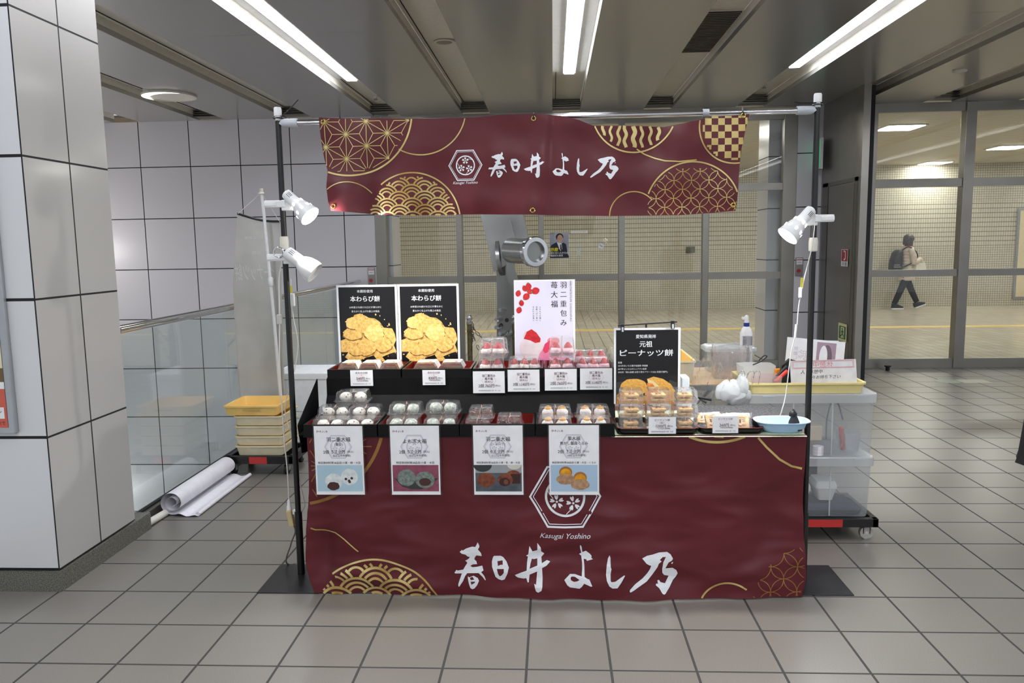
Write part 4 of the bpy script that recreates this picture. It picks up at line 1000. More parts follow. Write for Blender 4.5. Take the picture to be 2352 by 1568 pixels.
# tall posters
kina = pm('photo_soy_powder', (240, 200, 116), .7, c2=(206, 156, 76), vs=70, bump=.3, bs=200); kina2 = pm('photo_soy_lump', (232, 192, 110), .7, c2=(186, 142, 72), vs=90); kina3 = pm('photo_soy_light', (246, 214, 136), .7, c2=(222, 178, 92), vs=60)
rs = random.Random(3)
def warabi(f, w, h):
    f.rect(.0, 0, w, h, paper, 1); f.rect(.035 * w, .03 * h, .965 * w, .975 * h, pblk, 2)
def warabi_t(f, w, h):
    f.text('本蕨粉使用', .47 * w, .925 * h, .26 * w, whitef, 3); f.text('本わらび餅', .47 * w, .835 * h, .49 * w, whitef, 3, bold=.02)
    f.text('30年愛され続けた口どけ滑らかに', .47 * w, .735 * h, .53 * w, whitef, 3); f.text('柔らかく仕上げた極上の逸品', .47 * w, .687 * h, .46 * w, whitef, 3)
def warabi_p(f, w, h):
    r2 = random.Random(5)
    f.poly([(a * w, b * h) for a, b in ((.04, .2), (.04, .34), (.12, .36), (.08, .44), (.18, .5), (.22, .58), (.3, .62), (.36, .65), (.45, .64), (.52, .61), (.62, .6), (.7, .56), (.76, .49), (.9, .48), (.94, .42), (.96, .34), (.92, .28), (.96, .2), (.86, .18), (.72, .14), (.78, .08), (.66, .07), (.58, .16), (.4, .12), (.3, .08), (.2, .08), (.1, .14), (.16, .2))], kina, 3)
    for cx, cz, rx, rz in ((.36, .6, .1, .05), (.24, .54, .1, .07), (.5, .5, .22, .09), (.6, .42, .16, .1), (.25, .4, .16, .06), (.46, .25, .16, .1), (.74, .28, .15, .09), (.3, .2, .12, .05)):
        f.ell(cx * w, cz * h, rx * w * 1.06, rz * h * 1.1, pm('photo_soy_dark', (140, 92, 36), .7), 4, wob=.05); f.ell(cx * w, (cz + .008) * h, rx * w, rz * h, r2.choice((kina2, kina3, kina)), 5, wob=.04)
    for i in range(90):
        a = r2.uniform(0, 2 * pi); q = r2.uniform(.8, 1.25)
        x, z = .5 + .4 * q * cos(a), .33 + .27 * q * sin(a)
        if .05 < x < .95 and .05 < z < .68: f.ell(x * w, z * h, r2.uniform(.004, .018) * w, r2.uniform(.004, .012) * h, kina3, 3, n=7)
PG = 'tall black posters at the back of the riser'
for x, lab in ((-1.055, 'black soy powder cake poster on the far left of the riser'), (-.754, 'black soy powder cake poster beside the far left one')):
    card('poster', lab, 'poster', (x, .906, .298, .411), 3.757, PG, [('background', warabi), ('lettering', warabi_t), ('picture', warabi_p)], border=0, thick=.003)
lav = pm('poster_lavender', (222, 218, 232), .4, c2=(208, 206, 226), vs=3); sb_r = pm('berry_print_red', (206, 40, 44), .5, c2=(170, 24, 34), vs=60); sb_g = pm('leaf_print_green', (96, 130, 60), .5); mo_w = pm('cake_print_white', (226, 214, 216), .5, c2=(204, 188, 196), vs=12); mo_p = pm('cake_print_pink', (236, 150, 178), .5, c2=(214, 120, 156), vs=12)
def straw(f, x, z, r, rot, w):
    pts = [(0, 1.15), (.5, .9), (.85, .4), (.9, -.1), (.6, -.7), (.15, -1.05), (-.15, -1.05), (-.6, -.7), (-.9, -.1), (-.85, .4), (-.5, .9)]
    c, d = cos(rot), sin(rot)
    f.poly([(x + r * (p * c - q * d), z + r * (p * d + q * c)) for p, q in [(a, -b) for a, b in pts][::-1]], sb_r, 3)
    for k in range(5):
        a = rot + pi / 2 + (k - 2) * .6; f.poly([(x - r * .75 * d * 1 + r * .5 * cos(a) , z + r * .75 * c + r * .5 * sin(a)), (x - r * .8 * d - r * .15 * c, z + r * .8 * c - r * .15 * d), (x - r * .8 * d + r * .15 * c, z + r * .8 * c + r * .15 * d)], sb_g, 4)
def ichi_bg(f, w, h): f.rect(0, 0, w, h, paper, 1); f.rect(.015 * w, .01 * h, .97 * w, .985 * h, lav, 2)
def ichi_t(f, w, h):
    f.vtext('羽二重包み', .81 * w, .975 * h, .105 * w, ink, .155 * w, 3, .015); f.vtext('苺大福', .66 * w, .975 * h, .11 * w, ink, .155 * w, 3, .015)
    f.vtext('ふわもち大福と', .425 * w, .7 * h, .028 * w, ink, .036 * w, 3); f.vtext('甘酸っぱい苺の', .37 * w, .7 * h, .028 * w, ink, .036 * w, 3); f.vtext('今だけの出逢い', .315 * w, .7 * h, .028 * w, ink, .036 * w, 3)
    f.text('HABUTAETSUTSUMI  ICHIGODAIFUKU', .93 * w, .755 * h, .46 * h, ink, 3, rot=-pi / 2, bold=0)
def ichi_p(f, w, h):
    for x, z, r, ro in ((.24, .93, .055, .2), (.18, .905, .05, .5), (.26, .87, .05, 1.2), (.35, .875, .065, 1.9), (.07, .85, .05, -.3), (.2, .81, .06, 2.4), (.12, .74, .048, .1), (.08, .66, .052, -.3)): straw(f, x * w, z * h, r * w, ro, w)
    f.ell(.28 * w, .22 * h, .2 * w, .145 * h, mo_w, 3, wob=.01); f.ell(.22 * w, .36 * h, .08 * w, .06 * h, mo_w, 3)
    f.poly([(a * w, b * h) for a, b in ((.15, .33), (.2, .41), (.28, .44), (.36, .4), (.43, .33), (.42, .29), (.34, .28), (.26, .31))], sb_r, 4)
    f.ell(.62 * w, .08 * h, .24 * w, .16 * h, mo_p, 3, a0=0, a1=180); f.rect(.38 * w, .015 * h, .86 * w, .08 * h, mo_p, 3); f.ell(.64 * w, .3 * h, .1 * w, .05 * h, pm('cake_print_rose', (222, 130, 140), .5), 4)
    f.poly([(a * w, b * h) for a, b in ((.46, .2), (.5, .27), (.58, .31), (.7, .28), (.76, .22), (.7, .18), (.6, .19), (.5, .16))], pm('berry_print_rose', (216, 60, 96), .5), 5)
card('poster', 'pale poster with strawberries and vertical black writing behind the strawberry cakes', 'poster', (-.188, .906, .293, .424), 3.757, None, [('background', ichi_bg), ('lettering', ichi_t), ('picture', ichi_p)], border=.004, thick=.003)
pean = pm('photo_peanut_crumb', (222, 160, 60), .6, c2=(190, 110, 30), vs=160); pean2 = pm('photo_peanut_cake', (232, 184, 92), .6, c2=(214, 150, 60), vs=110); mochi_c = pm('photo_mochi_cream', (238, 214, 160), .5); jam = pm('photo_peanut_jam', (206, 104, 36), .3, c2=(236, 150, 80), vs=60)
def pea_bg(f, w, h): f.rect(0, 0, w, h, paper, 1); f.rect(.03 * w, .0, .965 * w, .975 * h, pblk, 2)
def pea_t(f, w, h):
    f.text('愛知県発祥', .48 * w, .89 * h, .3 * w, whitef, 3, bold=.015); f.text('元祖', .48 * w, .79 * h, .19 * w, whitef, 3, bold=.02); f.text('ピーナッツ餅', .49 * w, .675 * h, .8 * w, whitef, 3, bold=.02, h=.085 * h)
    for k, (s_, q) in enumerate((('受賞', .06), ('2015年あいちお菓子総選挙 準優勝', .45), ('2017年よしもと47シュフラン金賞', .43), ('2022年「婦人画報 お取り寄せアワード2022 和菓子部門」', .75))): f.text(s_, .06 * w, (.548 - k * .042) * h, q * w, whitef, 3, left=True, bold=0)
def pea_p(f, w, h):
    f.poly([(a * w, b * h) for a, b in ((.04, .2), (.04, .29), (.14, .3), (.3, .16), (.6, .1), (.8, .2), (.84, .32), (.95, .28), (.96, .1), (.6, .03), (.04, .05))], dish_m, 3)
    f.poly([(a * w, b * h) for a, b in ((.04, 0), (.04, .12), (.1, .16), (.3, .1), (.6, .08), (.9, .12), (.94, .05), (.96, 0))], pean, 4)
    f.ell(.3 * w, .22 * h, .21 * w, .115 * h, pean2, 5, wob=.02)
    f.poly([(a * w, b * h) for a, b in ((.5, .33), (.6, .36), (.74, .33), (.86, .26), (.93, .17), (.88, .12), (.76, .1), (.7, .2), (.6, .28))], pean2, 5)
    f.poly([(a * w, b * h) for a, b in ((.5, .33), (.6, .3), (.7, .22), (.78, .1), (.7, .1), (.62, .18), (.52, .26))], mochi_c, 6)
    f.poly([(a * w, b * h) for a, b in ((.5, .28), (.58, .27), (.64, .2), (.72, .1), (.66, .05), (.5, .04), (.44, .09), (.5, .15))], jam, 7)
    r2 = random.Random(2)
    for i in range(70): f.ell((.5 + .44 * r2.uniform(-1, 1)) * w, r2.uniform(.02, .3) * h * .6, .008 * w, .006 * h, pean2, 8, n=6)
pp = card('poster', 'black poster with white border about peanut cakes clipped to a black frame', 'poster', (.268, .785, .292, .34), 3.455, None, [('background', pea_bg), ('lettering', pea_t), ('picture', pea_p)], border=.004, thick=.003)
t = thing('poster_clip_stand', 'black bar with two clips holding the peanut cake poster', 'poster stand', (.42, 3.47, TZ))
MB().cyl((.285, 3.463, 1.136), (.545, 3.463, 1.15), .003, n=8).cyl((.41, 3.463, .706), (.41, 3.463, 1.14), .004, n=8).box(.36, .46, 3.461, 3.52, .7045, .71).build('bar', black, t)
for X, Zc in ((.305, 1.124), (.525, 1.136)):
    q = MB().box(X - .008, X + .008, 3.448, 3.466, Zc - .016, Zc + .02, .003).build('clip', black, t)
    MB().box(X - .004, X + .004, 3.446, 3.448, Zc - .014, Zc + .006).build('clip_face', eg, q)

# ================================================================ GOODS
film = clear('clear_pack', (250, 250, 250), 1.1, .045, bump=.8, bs=110, white=.05)
film2 = clear('crumpled_film', (250, 250, 250), 1., .07, bump=1., bs=55, white=.09)
basep = clear('pack_base', (244, 238, 240), .5, .1, white=.14)
band_m = pm('rubber_band', (196, 150, 120), .5)
mw = pm('cake_white', (228, 224, 214), .75, c2=(206, 202, 192), vs=60, bump=.4, bs=120, sss=.1); mbean = pm('cake_bean_spot', (138, 112, 110), .7)
mg = pm('cake_mugwort', (214, 218, 206), .8, c2=(150, 160, 146), vs=70, bump=.6, bs=120); mc = pm('cake_cocoa', (92, 52, 36), .75, c2=(70, 36, 24), vs=60, bump=.4, bs=120)
mwh = pm('cake_powder', (232, 226, 222), .8, c2=(214, 200, 196), vs=70, bump=.6, bs=130); mpk = pm('cake_pink', (238, 206, 212), .8, c2=(232, 184, 196), vs=60, bump=.5, bs=130)
ches = pm('chestnut_yellow', (240, 180, 30), .3, c2=(222, 150, 20), vs=60); berry = pm('strawberry', (200, 34, 36), .28, 0, .6, c2=(150, 14, 24), vs=70, bump=.35, bs=300)
pea = pm('peanut_cake', (226, 190, 132), .7, c2=(206, 162, 98), vs=60, bump=.3, bs=150); stamp = pm('brown_stamp', (104, 58, 36), .7); nut = pm('peanut', (176, 106, 46), .5); cupm = pm('paper_cup', (206, 196, 186), .7)
def pack_proto(w, d, h, film=film):
    t = thing('cake_pack', 'x', 'cake pack')
    MB().loft([rrect(0, 0, w * .86, d * .84, .01, 0), rrect(0, 0, w * .93, d * .92, .012, h * .2), rrect(0, 0, w, d, .014, h * .22), rrect(0, 0, w, d, .014, h * .25)], True, False).build('base', basep, t, True)
    L = []
    for k, (s, zz) in enumerate(((1, .25), (1, .28), (.93, .29), (.9, .55), (.87, .85), (.82, .97), (.74, 1.))): L.append([V3((p.x * s, p.y * s, h * zz)) for p in rrect(0, 0, w, d, .014, 0, 5)])
    q = MB().loft(L, False, True).build('lid', film, t, True)
    MB().tube([(0 + .003 * sin(a), d * .5 * cos(2 * pi * a / 20) * (.96 if a else .96), h * .5 - h * .53 * sin(2 * pi * a / 20)) for a in range(20)], .0009, 4, True).build('rubber_band', band_m, t)
    return t
def hide(o): # take an unused pattern out of the scene
    for c in list(o.children):
        for g in list(c.children): bpy.data.objects.remove(g)
        bpy.data.objects.remove(c)
    bpy.data.objects.remove(o)
def bun(name, m_, r, fl=.78, n=20):
    t = thing(name, 'x', 'sweet')
    vs = MB(); rr = random.Random(hash(name) % 99)
    vs.sph((0, 0, r * fl), r, 1, .96, fl, n, 12); 
    for v in vs.v:
        v += V3((v.x, v.y, 0)) * .05 * sin(v.z * 160 + v.x * 70)
        if v.z < r * .12: v.z = r * .02
    vs.build('body', m_, t, True, 80); return t
b_salt = bun('bean_cake', mw, .028)
k = MB(); rr = random.Random(4)
for i in range(9):
    a, e = rr.uniform(0, 6.28), rr.uniform(.0, .9); k.sph((.0268 * cos(a) * cos(e), .0258 * sin(a) * cos(e), .0218 + .021 * sin(e)), .0036, n=8, m=5)
k.build('bean_spots', mbean, b_salt, True)['kind'] = 'stuff'
b_mug = bun('mugwort_cake', mg, .028, .86)
b_coc = bun('cocoa_cake', mc, .024, .85); MB().lathe([(.018, .0), (.0262, .014), (.0266, .0142), (.0245, .012), (.0175, .001)], None, 20).build('paper_cup', cupm, b_coc, True)
b_che = bun('chestnut_cake', mwh, .026, .8); MB().sph((0, -.002, .04), .0165, 1.05, .9, .75, 14, 8).build('chestnut', ches, b_che, True)
def berrycake(nm, m_):
    t = bun(nm, m_, .0275, .8)
    MB().lathe([(.004, .062), (.010, .056), (.0165, .046), (.020, .036), (.019, .028)][::-1], None, 16).build('strawberry', berry, t, True)
    MB().lathe([(.019, 0), (.0265, .015), (.027, .0152), (.025, .013)], None, 20, False).build('paper_cup', basep, t, True); return t
b_sw = berrycake('strawberry_cake', mwh); b_sp = berrycake('pink_strawberry_cake', mpk)
p16 = pack_proto(.158, .104, .058); p12 = pack_proto(.118, .104, .06); p13 = pack_proto(.125, .092, .092); p_3 = pack_proto(.162, .088, .075)
ORD = {2: ('left', 'right'), 3: ('left', 'middle', 'right')}
def put(pk, bun_, n, x, y, z, lab, kind, w, rz=0, grp=None, zb=.006):
    c = clone(pk, (x, y, z), rz, 'clear pack of %s %s, %s' % ({2: 'two', 3: 'three'}[n], kind, lab)); c['group'] = grp or ('clear packs of ' + kind)
    for i in range(n):
        dx = (i - (n - 1) / 2) * w; q = clone(bun_, (x + dx * cos(rz), y + dx * sin(rz) - .004, z + zb), random.uniform(0, 6), '%s %s in the pack %s' % (ORD[n][i], kind[:-1], lab))
        q['group'] = kind + ' in clear packs'
b = .714
K = 'white bean cakes'
put(p16, b_salt, 2, -.966, 3.262, b, 'front left of the white bean tray', K, .062)
put(p16, b_salt, 2, -.836, 3.262, b, 'front right of the white bean tray', K, .062, .06)
put(p16, b_salt, 2, -.968, 3.352, b + .034, 'second row left of the white bean tray', K, .062)
put(p16, b_salt, 2, -.83, 3.354, b + .034, 'second row right of the white bean tray', K, .062, .05)
put(p16, b_salt, 2, -.90, 3.41, b + .092, 'topmost at the back of the bean tray', K, .066)
K = 'mugwort cakes'
put(p16, b_mug, 2, -.646, 3.262, b, 'front left of the mugwort tray', K, .062); put(p16, b_mug, 2, -.484, 3.262, b, 'front right of the mugwort tray', K, .07, -.04)
put(p16, b_mug, 2, -.646, 3.332, b + .05, 'on top at the back left of the mugwort tray', K, .062); put(p16, b_mug, 2, -.484, 3.335, b + .054, 'on top at the back right of the mugwort tray', K, .064, -.05)
K = 'cocoa cakes'
put(p12, b_coc, 2, -.325, 3.262, b, 'front left of the cocoa tray', K, .054); put(p12, b_coc, 2, -.318, 3.344, b + .028, 'raised at the back left of the cocoa tray', K, .054); put(p12, b_coc, 2, -.19, 3.272, b + .008, 'on the right of the cocoa tray', K, .05)
K = 'chestnut cakes'
put(p16, b_che, 2, .003, 3.262, b, 'front left of the chestnut tray', K, .062); put(p16, b_che, 2, .166, 3.262, b, 'front right of the chestnut tray', K, .062)
put(p16, b_che, 2, .003, 3.352, b + .03, 'behind left of the chestnut tray', K, .062); put(p16, b_che, 2, .166, 3.352, b + .03, 'behind right of the chestnut tray', K, .062)
b = .912
K = 'white strawberry cakes'
put(p13, b_sw, 2, -.287, 3.56, b, 'at the bottom of the leftmost stack', K, .056); put(p13, b_sw, 2, -.282, 3.565, b + .073, 'on top of the leftmost stack', K, .052); put(p13, b_sw, 2, -.275, 3.66, b + .06, 'behind the leftmost stack', K, .052)
put(p_3, b_sw, 3, -.135, 3.56, b, 'low beside the leftmost stack', K, .047)
K = 'pink strawberry cakes'
put(p13, b_sp, 2, .036, 3.56, b, 'at the bottom before the strawberry poster', K, .056); put(p13, b_sp, 2, .038, 3.565, b + .073, 'on top before the strawberry poster', K, .056)
put(p_3, b_sp, 3, .18, 3.555, b, 'at the front of the riser end', K, .05); put(p_3, b_sp, 3, .172, 3.65, b + .02, 'at the back of the riser end', K, .05)
for q in (b_salt, b_mug, b_coc, b_che, b_sw, b_sp, p16, p12, p13, p_3): hide(q)
# sleeved powder cake packs
sleeve_p = pm('sleeve_paper', (226, 222, 220), .6); powd = pm('soy_powder', (196, 160, 116), .8, c2=(170, 132, 92), vs=80); pinkred = pm('seal_red', (206, 90, 84), .5); gry = pm('sleeve_print', (190, 182, 150), .6)
def sleeved(w, lab, x, y):
    t = thing('sleeved_pack', lab, 'cake pack', (x, y, .912), 'paper sleeved packs on the riser'); h = .052; d = .15
    P = [(-.36, 0), (.36, 0), (.47, .022), (.5, .024), (.36, h), (-.36, h), (-.5, .024), (-.47, .022)]
    pr = [(x + a * w, .912 + c) for a, c in P]
    MB().prism(pr, y, y + d, 'y').build('clear_box', film, t)
    MB().prism([(x - .34 * w, .914), (x + .34 * w, .914), (x + .43 * w, .932), (x - .43 * w, .932)], y + .006, y + d - .01, 'y').build('powder', powd, t)
    sl = [(x + a * w * 1.01, .9125 + c * 1.02) for a, c in P]
    g = MB(); y0, y1 = y + .035, y + d - .02
    for i in range(3, 6):
        a, c = sl[i], sl[(i + 1)]
        g.add([(a[0], y0, a[1]), (c[0], y0, c[1]), (c[0], y1, c[1]), (a[0], y1, a[1])], [[0, 1, 2, 3]])
    g.build('paper_sleeve', sleeve_p, t)
    f = Flat(); zt = .9125 + h * 1.02 + .0006
    g = MB().add([(x + .12 * w, y0 + .01, zt), (x + .24 * w, y0 + .01, zt), (x + .24 * w, y0 + .035, zt), (x + .12 * w, y0 + .035, zt)], [[0, 1, 2, 3]]).build('red_seal', pinkred, t)
    MB().lathe([(.0, 0), (.022 * w / .1, .0004)], M4.Translation((x - .08 * w, y0 + .035, zt)), 20).build('round_print', gry, t)
for i, (x, l) in enumerate(((-.954, 'left'), (-.857, 'middle'), (-.76, 'right'))): sleeved(.09, 'paper sleeved powder cake pack, %s of three in the far left riser tray' % l, x, 3.515)
for i, (x, l) in enumerate(((-.592, 'left'), (-.472, 'right'))): sleeved(.113, 'wide paper sleeved powder cake pack, %s of two in the second riser tray' % l, x, 3.515)
# peanut cakes
def pcake():
    t = thing('peanut_cake', 'x', 'sweet'); s = .029
    MB().box(-s, s, -s, s, .0, .012, .004).build('body', pea, t, True)
    MB().box(-.012, -.004, -.004, .012, .0121, .0126).box(-.001, .012, .002, .005, .0121, .0126).box(-.001, .012, .009, .012, .0121, .0126).box(-.016, .016, .017, .019, .0121, .0126).build('stamp', stamp, t)
    MB().sph((.006, -.013, .0125), .006, 1.5, .8, .35, 10, 6).sph((-.009, -.016, .0125), .0055, 1.4, .8, .35, 10, 6).build('peanuts', nut, t, True); return t
pc_ = pcake()
pbox = pack_proto(.112, .105, .058, film2)
for ci, (cx, cl) in enumerate(((.322, 'left'), (.436, 'middle'), (.548, 'right'))):
    for lv, (cy, cz, ll) in enumerate(((3.268, .7155, 'bottom'), (3.275, .768, 'middle'), (3.30, .821, 'top'))):
        if lv == 2 and False: continue
        c = clone(pbox, (cx + .004 * lv, cy + .012 * lv, cz), .03 * (ci - 1), 'clear box of peanut cakes, %s of the %s stack in the shallow tray' % (ll, cl)); c['group'] = 'clear boxes of peanut cakes'
        for q in range(2):
            e = clone(pc_, (cx + .004 * lv + .002 * q, cy + .012 * lv - .004, cz + .006 + q * .0135 + .004 * q), .1 * (q - .5), '%s peanut cake in the %s box of the %s stack' % (('lower', 'upper')[q], ll, cl)); e['group'] = 'peanut cakes in boxes'
hide(pbox)
def wrap():
    t = thing('film_wrapper', 'x', 'wrapper')
    def fn(u, v): 
        a = (u - .5) * 2; b2 = (v - .5) * 2; r = max(abs(a), abs(b2)); z = .017 * (1 - max(0, (r - .62) / .38) ** .6) + .003 * sin(u * 31 + v * 17) + .003 * sin(v * 43)
        return V3((a * .042, b2 * .046, max(z, .0015)))
    MB().grid(fn, 18, 18).build('film', film2, t, True, 80); return t
wr = wrap()
for x, y, z, ti, ro, l in ((.668, 3.27, .716, 1.0, .15, 'leaning at the left front'), (.645, 3.335, .722, .5, -.2, 'lying at the left back'), (.735, 3.335, .722, .45, .2, 'lying at the back in the middle'), (.80, 3.33, .722, .5, -.1, 'lying at the back right'), (.79, 3.255, .716, 1.0, -.08, 'leaning at the right front')):
    e = clone(pc_, (x, y + .02 * sin(ti), z + .026 * sin(ti)), None, 'loose peanut cake in film, %s of its tray' % l, rot=(ti, 0, ro)); e['group'] = 'loose film wrapped peanut cakes'
    c = clone(wr, (x, y + .02 * sin(ti) - .002, z + .026 * sin(ti)), None, 'clear film round the peanut cake %s of its tray' % l, rot=(ti, 0, ro)); c['group'] = 'film wrappers of loose cakes'
hide(pc_); hide(wr)

# blue money dish, cat
blu = pm('pale_blue_plastic', (168, 200, 232), .35)
t = thing('money_dish', 'oval pale blue plastic dish at the right end of the counter', 'dish', (.955, 3.28, TZ))
def ov(a, b2, z, cx=.955, cy=3.275): return [V3((cx + a * (abs(cos(q)) ** .7) * (1 if cos(q) > 0 else -1), cy + b2 * (abs(sin(q)) ** .7) * (1 if sin(q) > 0 else -1), z)) for q in [2 * pi * i / 40 for i in range(40)]]
MB().loft([ov(.072, .05, .7055), ov(.092, .062, .722), ov(.1, .068, .745), ov(.114, .08, .748), ov(.114, .08, .751), ov(.1, .068, .749), ov(.088, .058, .724), ov(.07, .048, .712)]).build('body', blu, t, True)
t = thing('cat_figurine', 'small black sitting cat figurine in the pale blue dish', 'figurine', (1.005, 3.262, .712)); X, Yc = 1.0, 3.25
g = MB().lathe([(.0175, 0), (.019, .012), (.0165, .028), (.0115, .04), (.009, .046)], M4.Translation((X, Yc, .7125)), 16).sph((X - .004, Yc, .765), .0115, 1.1, 1, 1, 14, 10).sph((X - .0125, Yc, .761), .005, 1, 1, .8, 8, 6).sph((X - .012, Yc - .006, .722), .0055, 1, 1, 1.6, 8, 6).sph((X - .012, Yc + .006, .722), .0055, 1, 1, 1.6, 8, 6)
g.build('body', pm('cat_black', (16, 15, 16), .6), t, True, 60)
for s in (-1, 1): MB().lathe([(.004, 0), (.0005, .009)], M4.Translation((X - .002, Yc + s * .006, .773)), 8).build('ear', MC['cat_black'], t)
_cat = [o for o in t.children]
MB().tube([(X + .016, Yc, .715), (X + .02, Yc - .012, .716), (X + .008, Yc - .02, .716)], .003, 8).build('tail', MC['cat_black'], t, True)
t.scale = (1.3, 1.3, 1.3)

# ================================================================ CLAMP LAMPS AND CORDS
lw = pm('lamp_white', (222, 222, 222), .25, 0, .6); hot = pm('lamp_glow', (255, 255, 255), .5, em=BULB_E); lin_w = pm('lamp_inside', (250, 250, 250), .5)
def lamp(lab, back, direction, L, rb, rn, ro, on, clampx):
    B = V3(back); d = V3(direction).normalized(); F = frame(B, d)
    t = thing('clamp_lamp', lab, 'lamp', B, 'white clamp lamps on the poles')
    prof = [(rb * .55, 0), (rb * .92, .006), (rb, .014), (rb, L * .38), (rn, L * .42), (rn + (ro - rn) * .45, L * .62), (ro, L), (ro - .002, L), (rn + (ro - rn) * .42, L * .64), (rb - .004, L * .4)]
    if not on: prof = [(rb * .55, 0), (rb * .92, .006), (rb, .014), (rb, L * .44), (rb * .97, L * .48), (.037, L * .56), (.045, L * .68), (.0495, L * .84), (.049, L), (.047, L), (.044, L * .7), (rb * .9, L * .5)]
    MB().lathe(prof, F, 32, False).lathe([(rb * .55, 0), (.001, -.001)], F, 20, False).build('shade', lw, t, True, 50)
    s = MB()
    for k in range(3):
        for a0 in (-.35, 2.2): 
            a = a0 + k * .28; M = F @ M4.Rotation(a, 4, 'Z'); s.box(rb * .97, rb * 1.02, -.0012, .0012, L * .12, L * .27, mat=M)
    s.build('vent_slots', ink, t)
    MB().sph(F @ V3((0, 0, L * .62)), min(.03, rn * .95), n=16, m=10).build('bulb', hot if on else pm('bulb_off', (220, 220, 210), .3), t, True)
    MB().lathe([(ro * .9, L * .9), (.001, L * .901)], F, 28, False).build('diffuser', hot if on else lin_w, t)
    if on:
        sl = MB()
        for ring, (hh, off) in enumerate(((.52, 0), (.78, .3))):
            for k in range(8):
                a = off + k * pi / 4; r_ = (rn + (ro - rn) * ((hh - .42) / .58)); M = F @ M4.Rotation(a, 4, 'Z'); sl.box(r_ * .985 + .0005, r_ * .985 + .003, -.0045, .0045, L * (hh - .05), L * (hh + .06), .001, M)
        sl.build('light_slots', pm('slot_glow', (255, 255, 255), .5, em=6), t)
        ld = bpy.data.lights.new('lamp_light', 'SPOT'); ld.energy = SPOT_W; ld.spot_size = radians(165); ld.spot_blend = .8; ld.shadow_soft_size = .04; ld.color = (1, .97, .93)
        lo = bpy.data.objects.new('lamp_light', ld); COL.objects.link(lo); lo.parent = t
        M = frame(F @ V3((0, 0, L * 1.02)), -d); M.translation -= B; lo.matrix_local = M
    return t, F
def clamp(t, x0, x1, z, y=FY):
    s = 1 if x1 > x0 else -1; a, b2 = min(x0, x1), max(x0, x1)
    MB().box(a, b2, y - .04, y - .016, z - .016, z + .014, .004).box(min(x0, x0 + s * .055), max(x0, x0 + s * .055), y - .043, y - .03, z - .010, z + .006, .002).box(x1 - .02, x1 + .02, y - .036, y + .016, z - .03, z + .016, .005).build('clamp', white_p, t)
t, F = lamp('lit white clamp lamp with glowing slots on the left pole, upper one', at(655, 443, 3.36), (.72, -.22, -.64), .158, .0235, .025, .048, True, 0)
clamp(t, at(606, 468, 3.36).x, -1.15, at(606, 468, 3.36).z)
t, F = lamp('unlit cream clamp lamp on the left pole, below the lit one', at(657, 577, 3.36), (.79, -.05, -.6), .158, .0285, .03, .05, False, 0)
clamp(t, at(613, 591, 3.36).x, -1.155, at(613, 591, 3.36).z)
MB().tube([at(640, 580, 3.36) + V3((.022 * cos(a * pi / 8), 0, .022 * sin(a * pi / 8))) for a in range(16)], .004, 8, True).build('swivel', chrome, t, True)
f = Flat(.0004); q = at(661, 582, 3.33); q2 = at(730, 612, 3.31)
t, F = lamp('lit white clamp lamp with glowing slots on the right pole', at(1866, 479, 3.36), (-.68, -.17, -.71), .158, .0235, .025, .048, True, 0)
clamp(t, at(1917, 500, 3.36).x, 1.09, at(1917, 500, 3.36).z)
wc = pm('cord_white', (216, 214, 208), .5); gc = pm('cord_grey', (110, 106, 100), .5)
def smooth(pts, n=8):
    P = [V3(p) for p in pts]; out = []
    for i in range(len(P) - 1):
        p0, p1, p2, p3 = P[max(i - 1, 0)], P[i], P[i + 1], P[min(i + 2, len(P) - 1)]
        for k in range(n):
            t_ = k / n; out.append(.5 * ((2 * p1) + (p2 - p0) * t_ + (2 * p0 - 5 * p1 + 4 * p2 - p3) * t_ ** 2 + (3 * p1 - p0 - 3 * p2 + p3) * t_ ** 3))
    return out + [P[-1]]
def cord(lab, px, Y, r=.0028, m_=wc, extra=()):
    pts = [at(x, y, Y + (dy[0] if dy else 0)) for x, y, *dy in px] + [V3(e) for e in extra]
    t = thing('lamp_cord', lab, 'cord', pts[-1], 'lamp cords'); MB().tube(smooth(pts), r, 8).build('cable', m_, t, True); return t
t = cord('white cord of the right lamp with an inline switch and a yellow tag', [(1862, 500), (1872, 490), (1866, 560), (1846, 645), (1835, 700), (1829, 760), (1817, 810), (1805, 905), (1795, 945)], 3.36, .0022, extra=[(1.0, 3.45, .722), (1.06, 3.5, .70), (1.075, 3.6, .5), (1.075, 3.62, .2), (1.075, 3.62, .01)])
MB().box(*[c for c in (at(1838, 672, 3.36).x - .006, at(1838, 672, 3.36).x + .006, 3.353, 3.367, at(1838, 672, 3.36).z - .022, at(1838, 672, 3.36).z + .022)], .003).build('switch', white_p, t)
MB().cyl(at(1829, 745, 3.36), at(1826, 775, 3.36), .005, n=10).build('connector', white_p, t)
MB().box(at(1842, 649, 3.36).x - .006, at(1842, 649, 3.36).x + .006, 3.358, 3.36, at(1842, 660, 3.36).z, at(1842, 638, 3.36).z).build('tag', pm('tag_olive', (150, 142, 40), .5), t)
t = cord('white cord hanging from the left lamps with a small grey switch', [(648, 600), (641, 640), (642, 720), (642, 830), (646, 900), (652, 1000), (660, 1080), (664, 1148)], 3.44, .003)
MB().box(at(641, 733, 3.44).x - .009, at(641, 733, 3.44).x + .009, 3.43, 3.45, at(641, 744, 3.44).z, at(641, 722, 3.44).z, .003).build('switch', pm('switch_grey', (190, 190, 186), .4), t)
MB().lathe([(.003, .03), (.007, .024), (.008, 0), (.011, -.004), (.012, -.024)], M4.Translation(at(664, 1160, 3.44)), 14).build('plug', white_p, t, True)
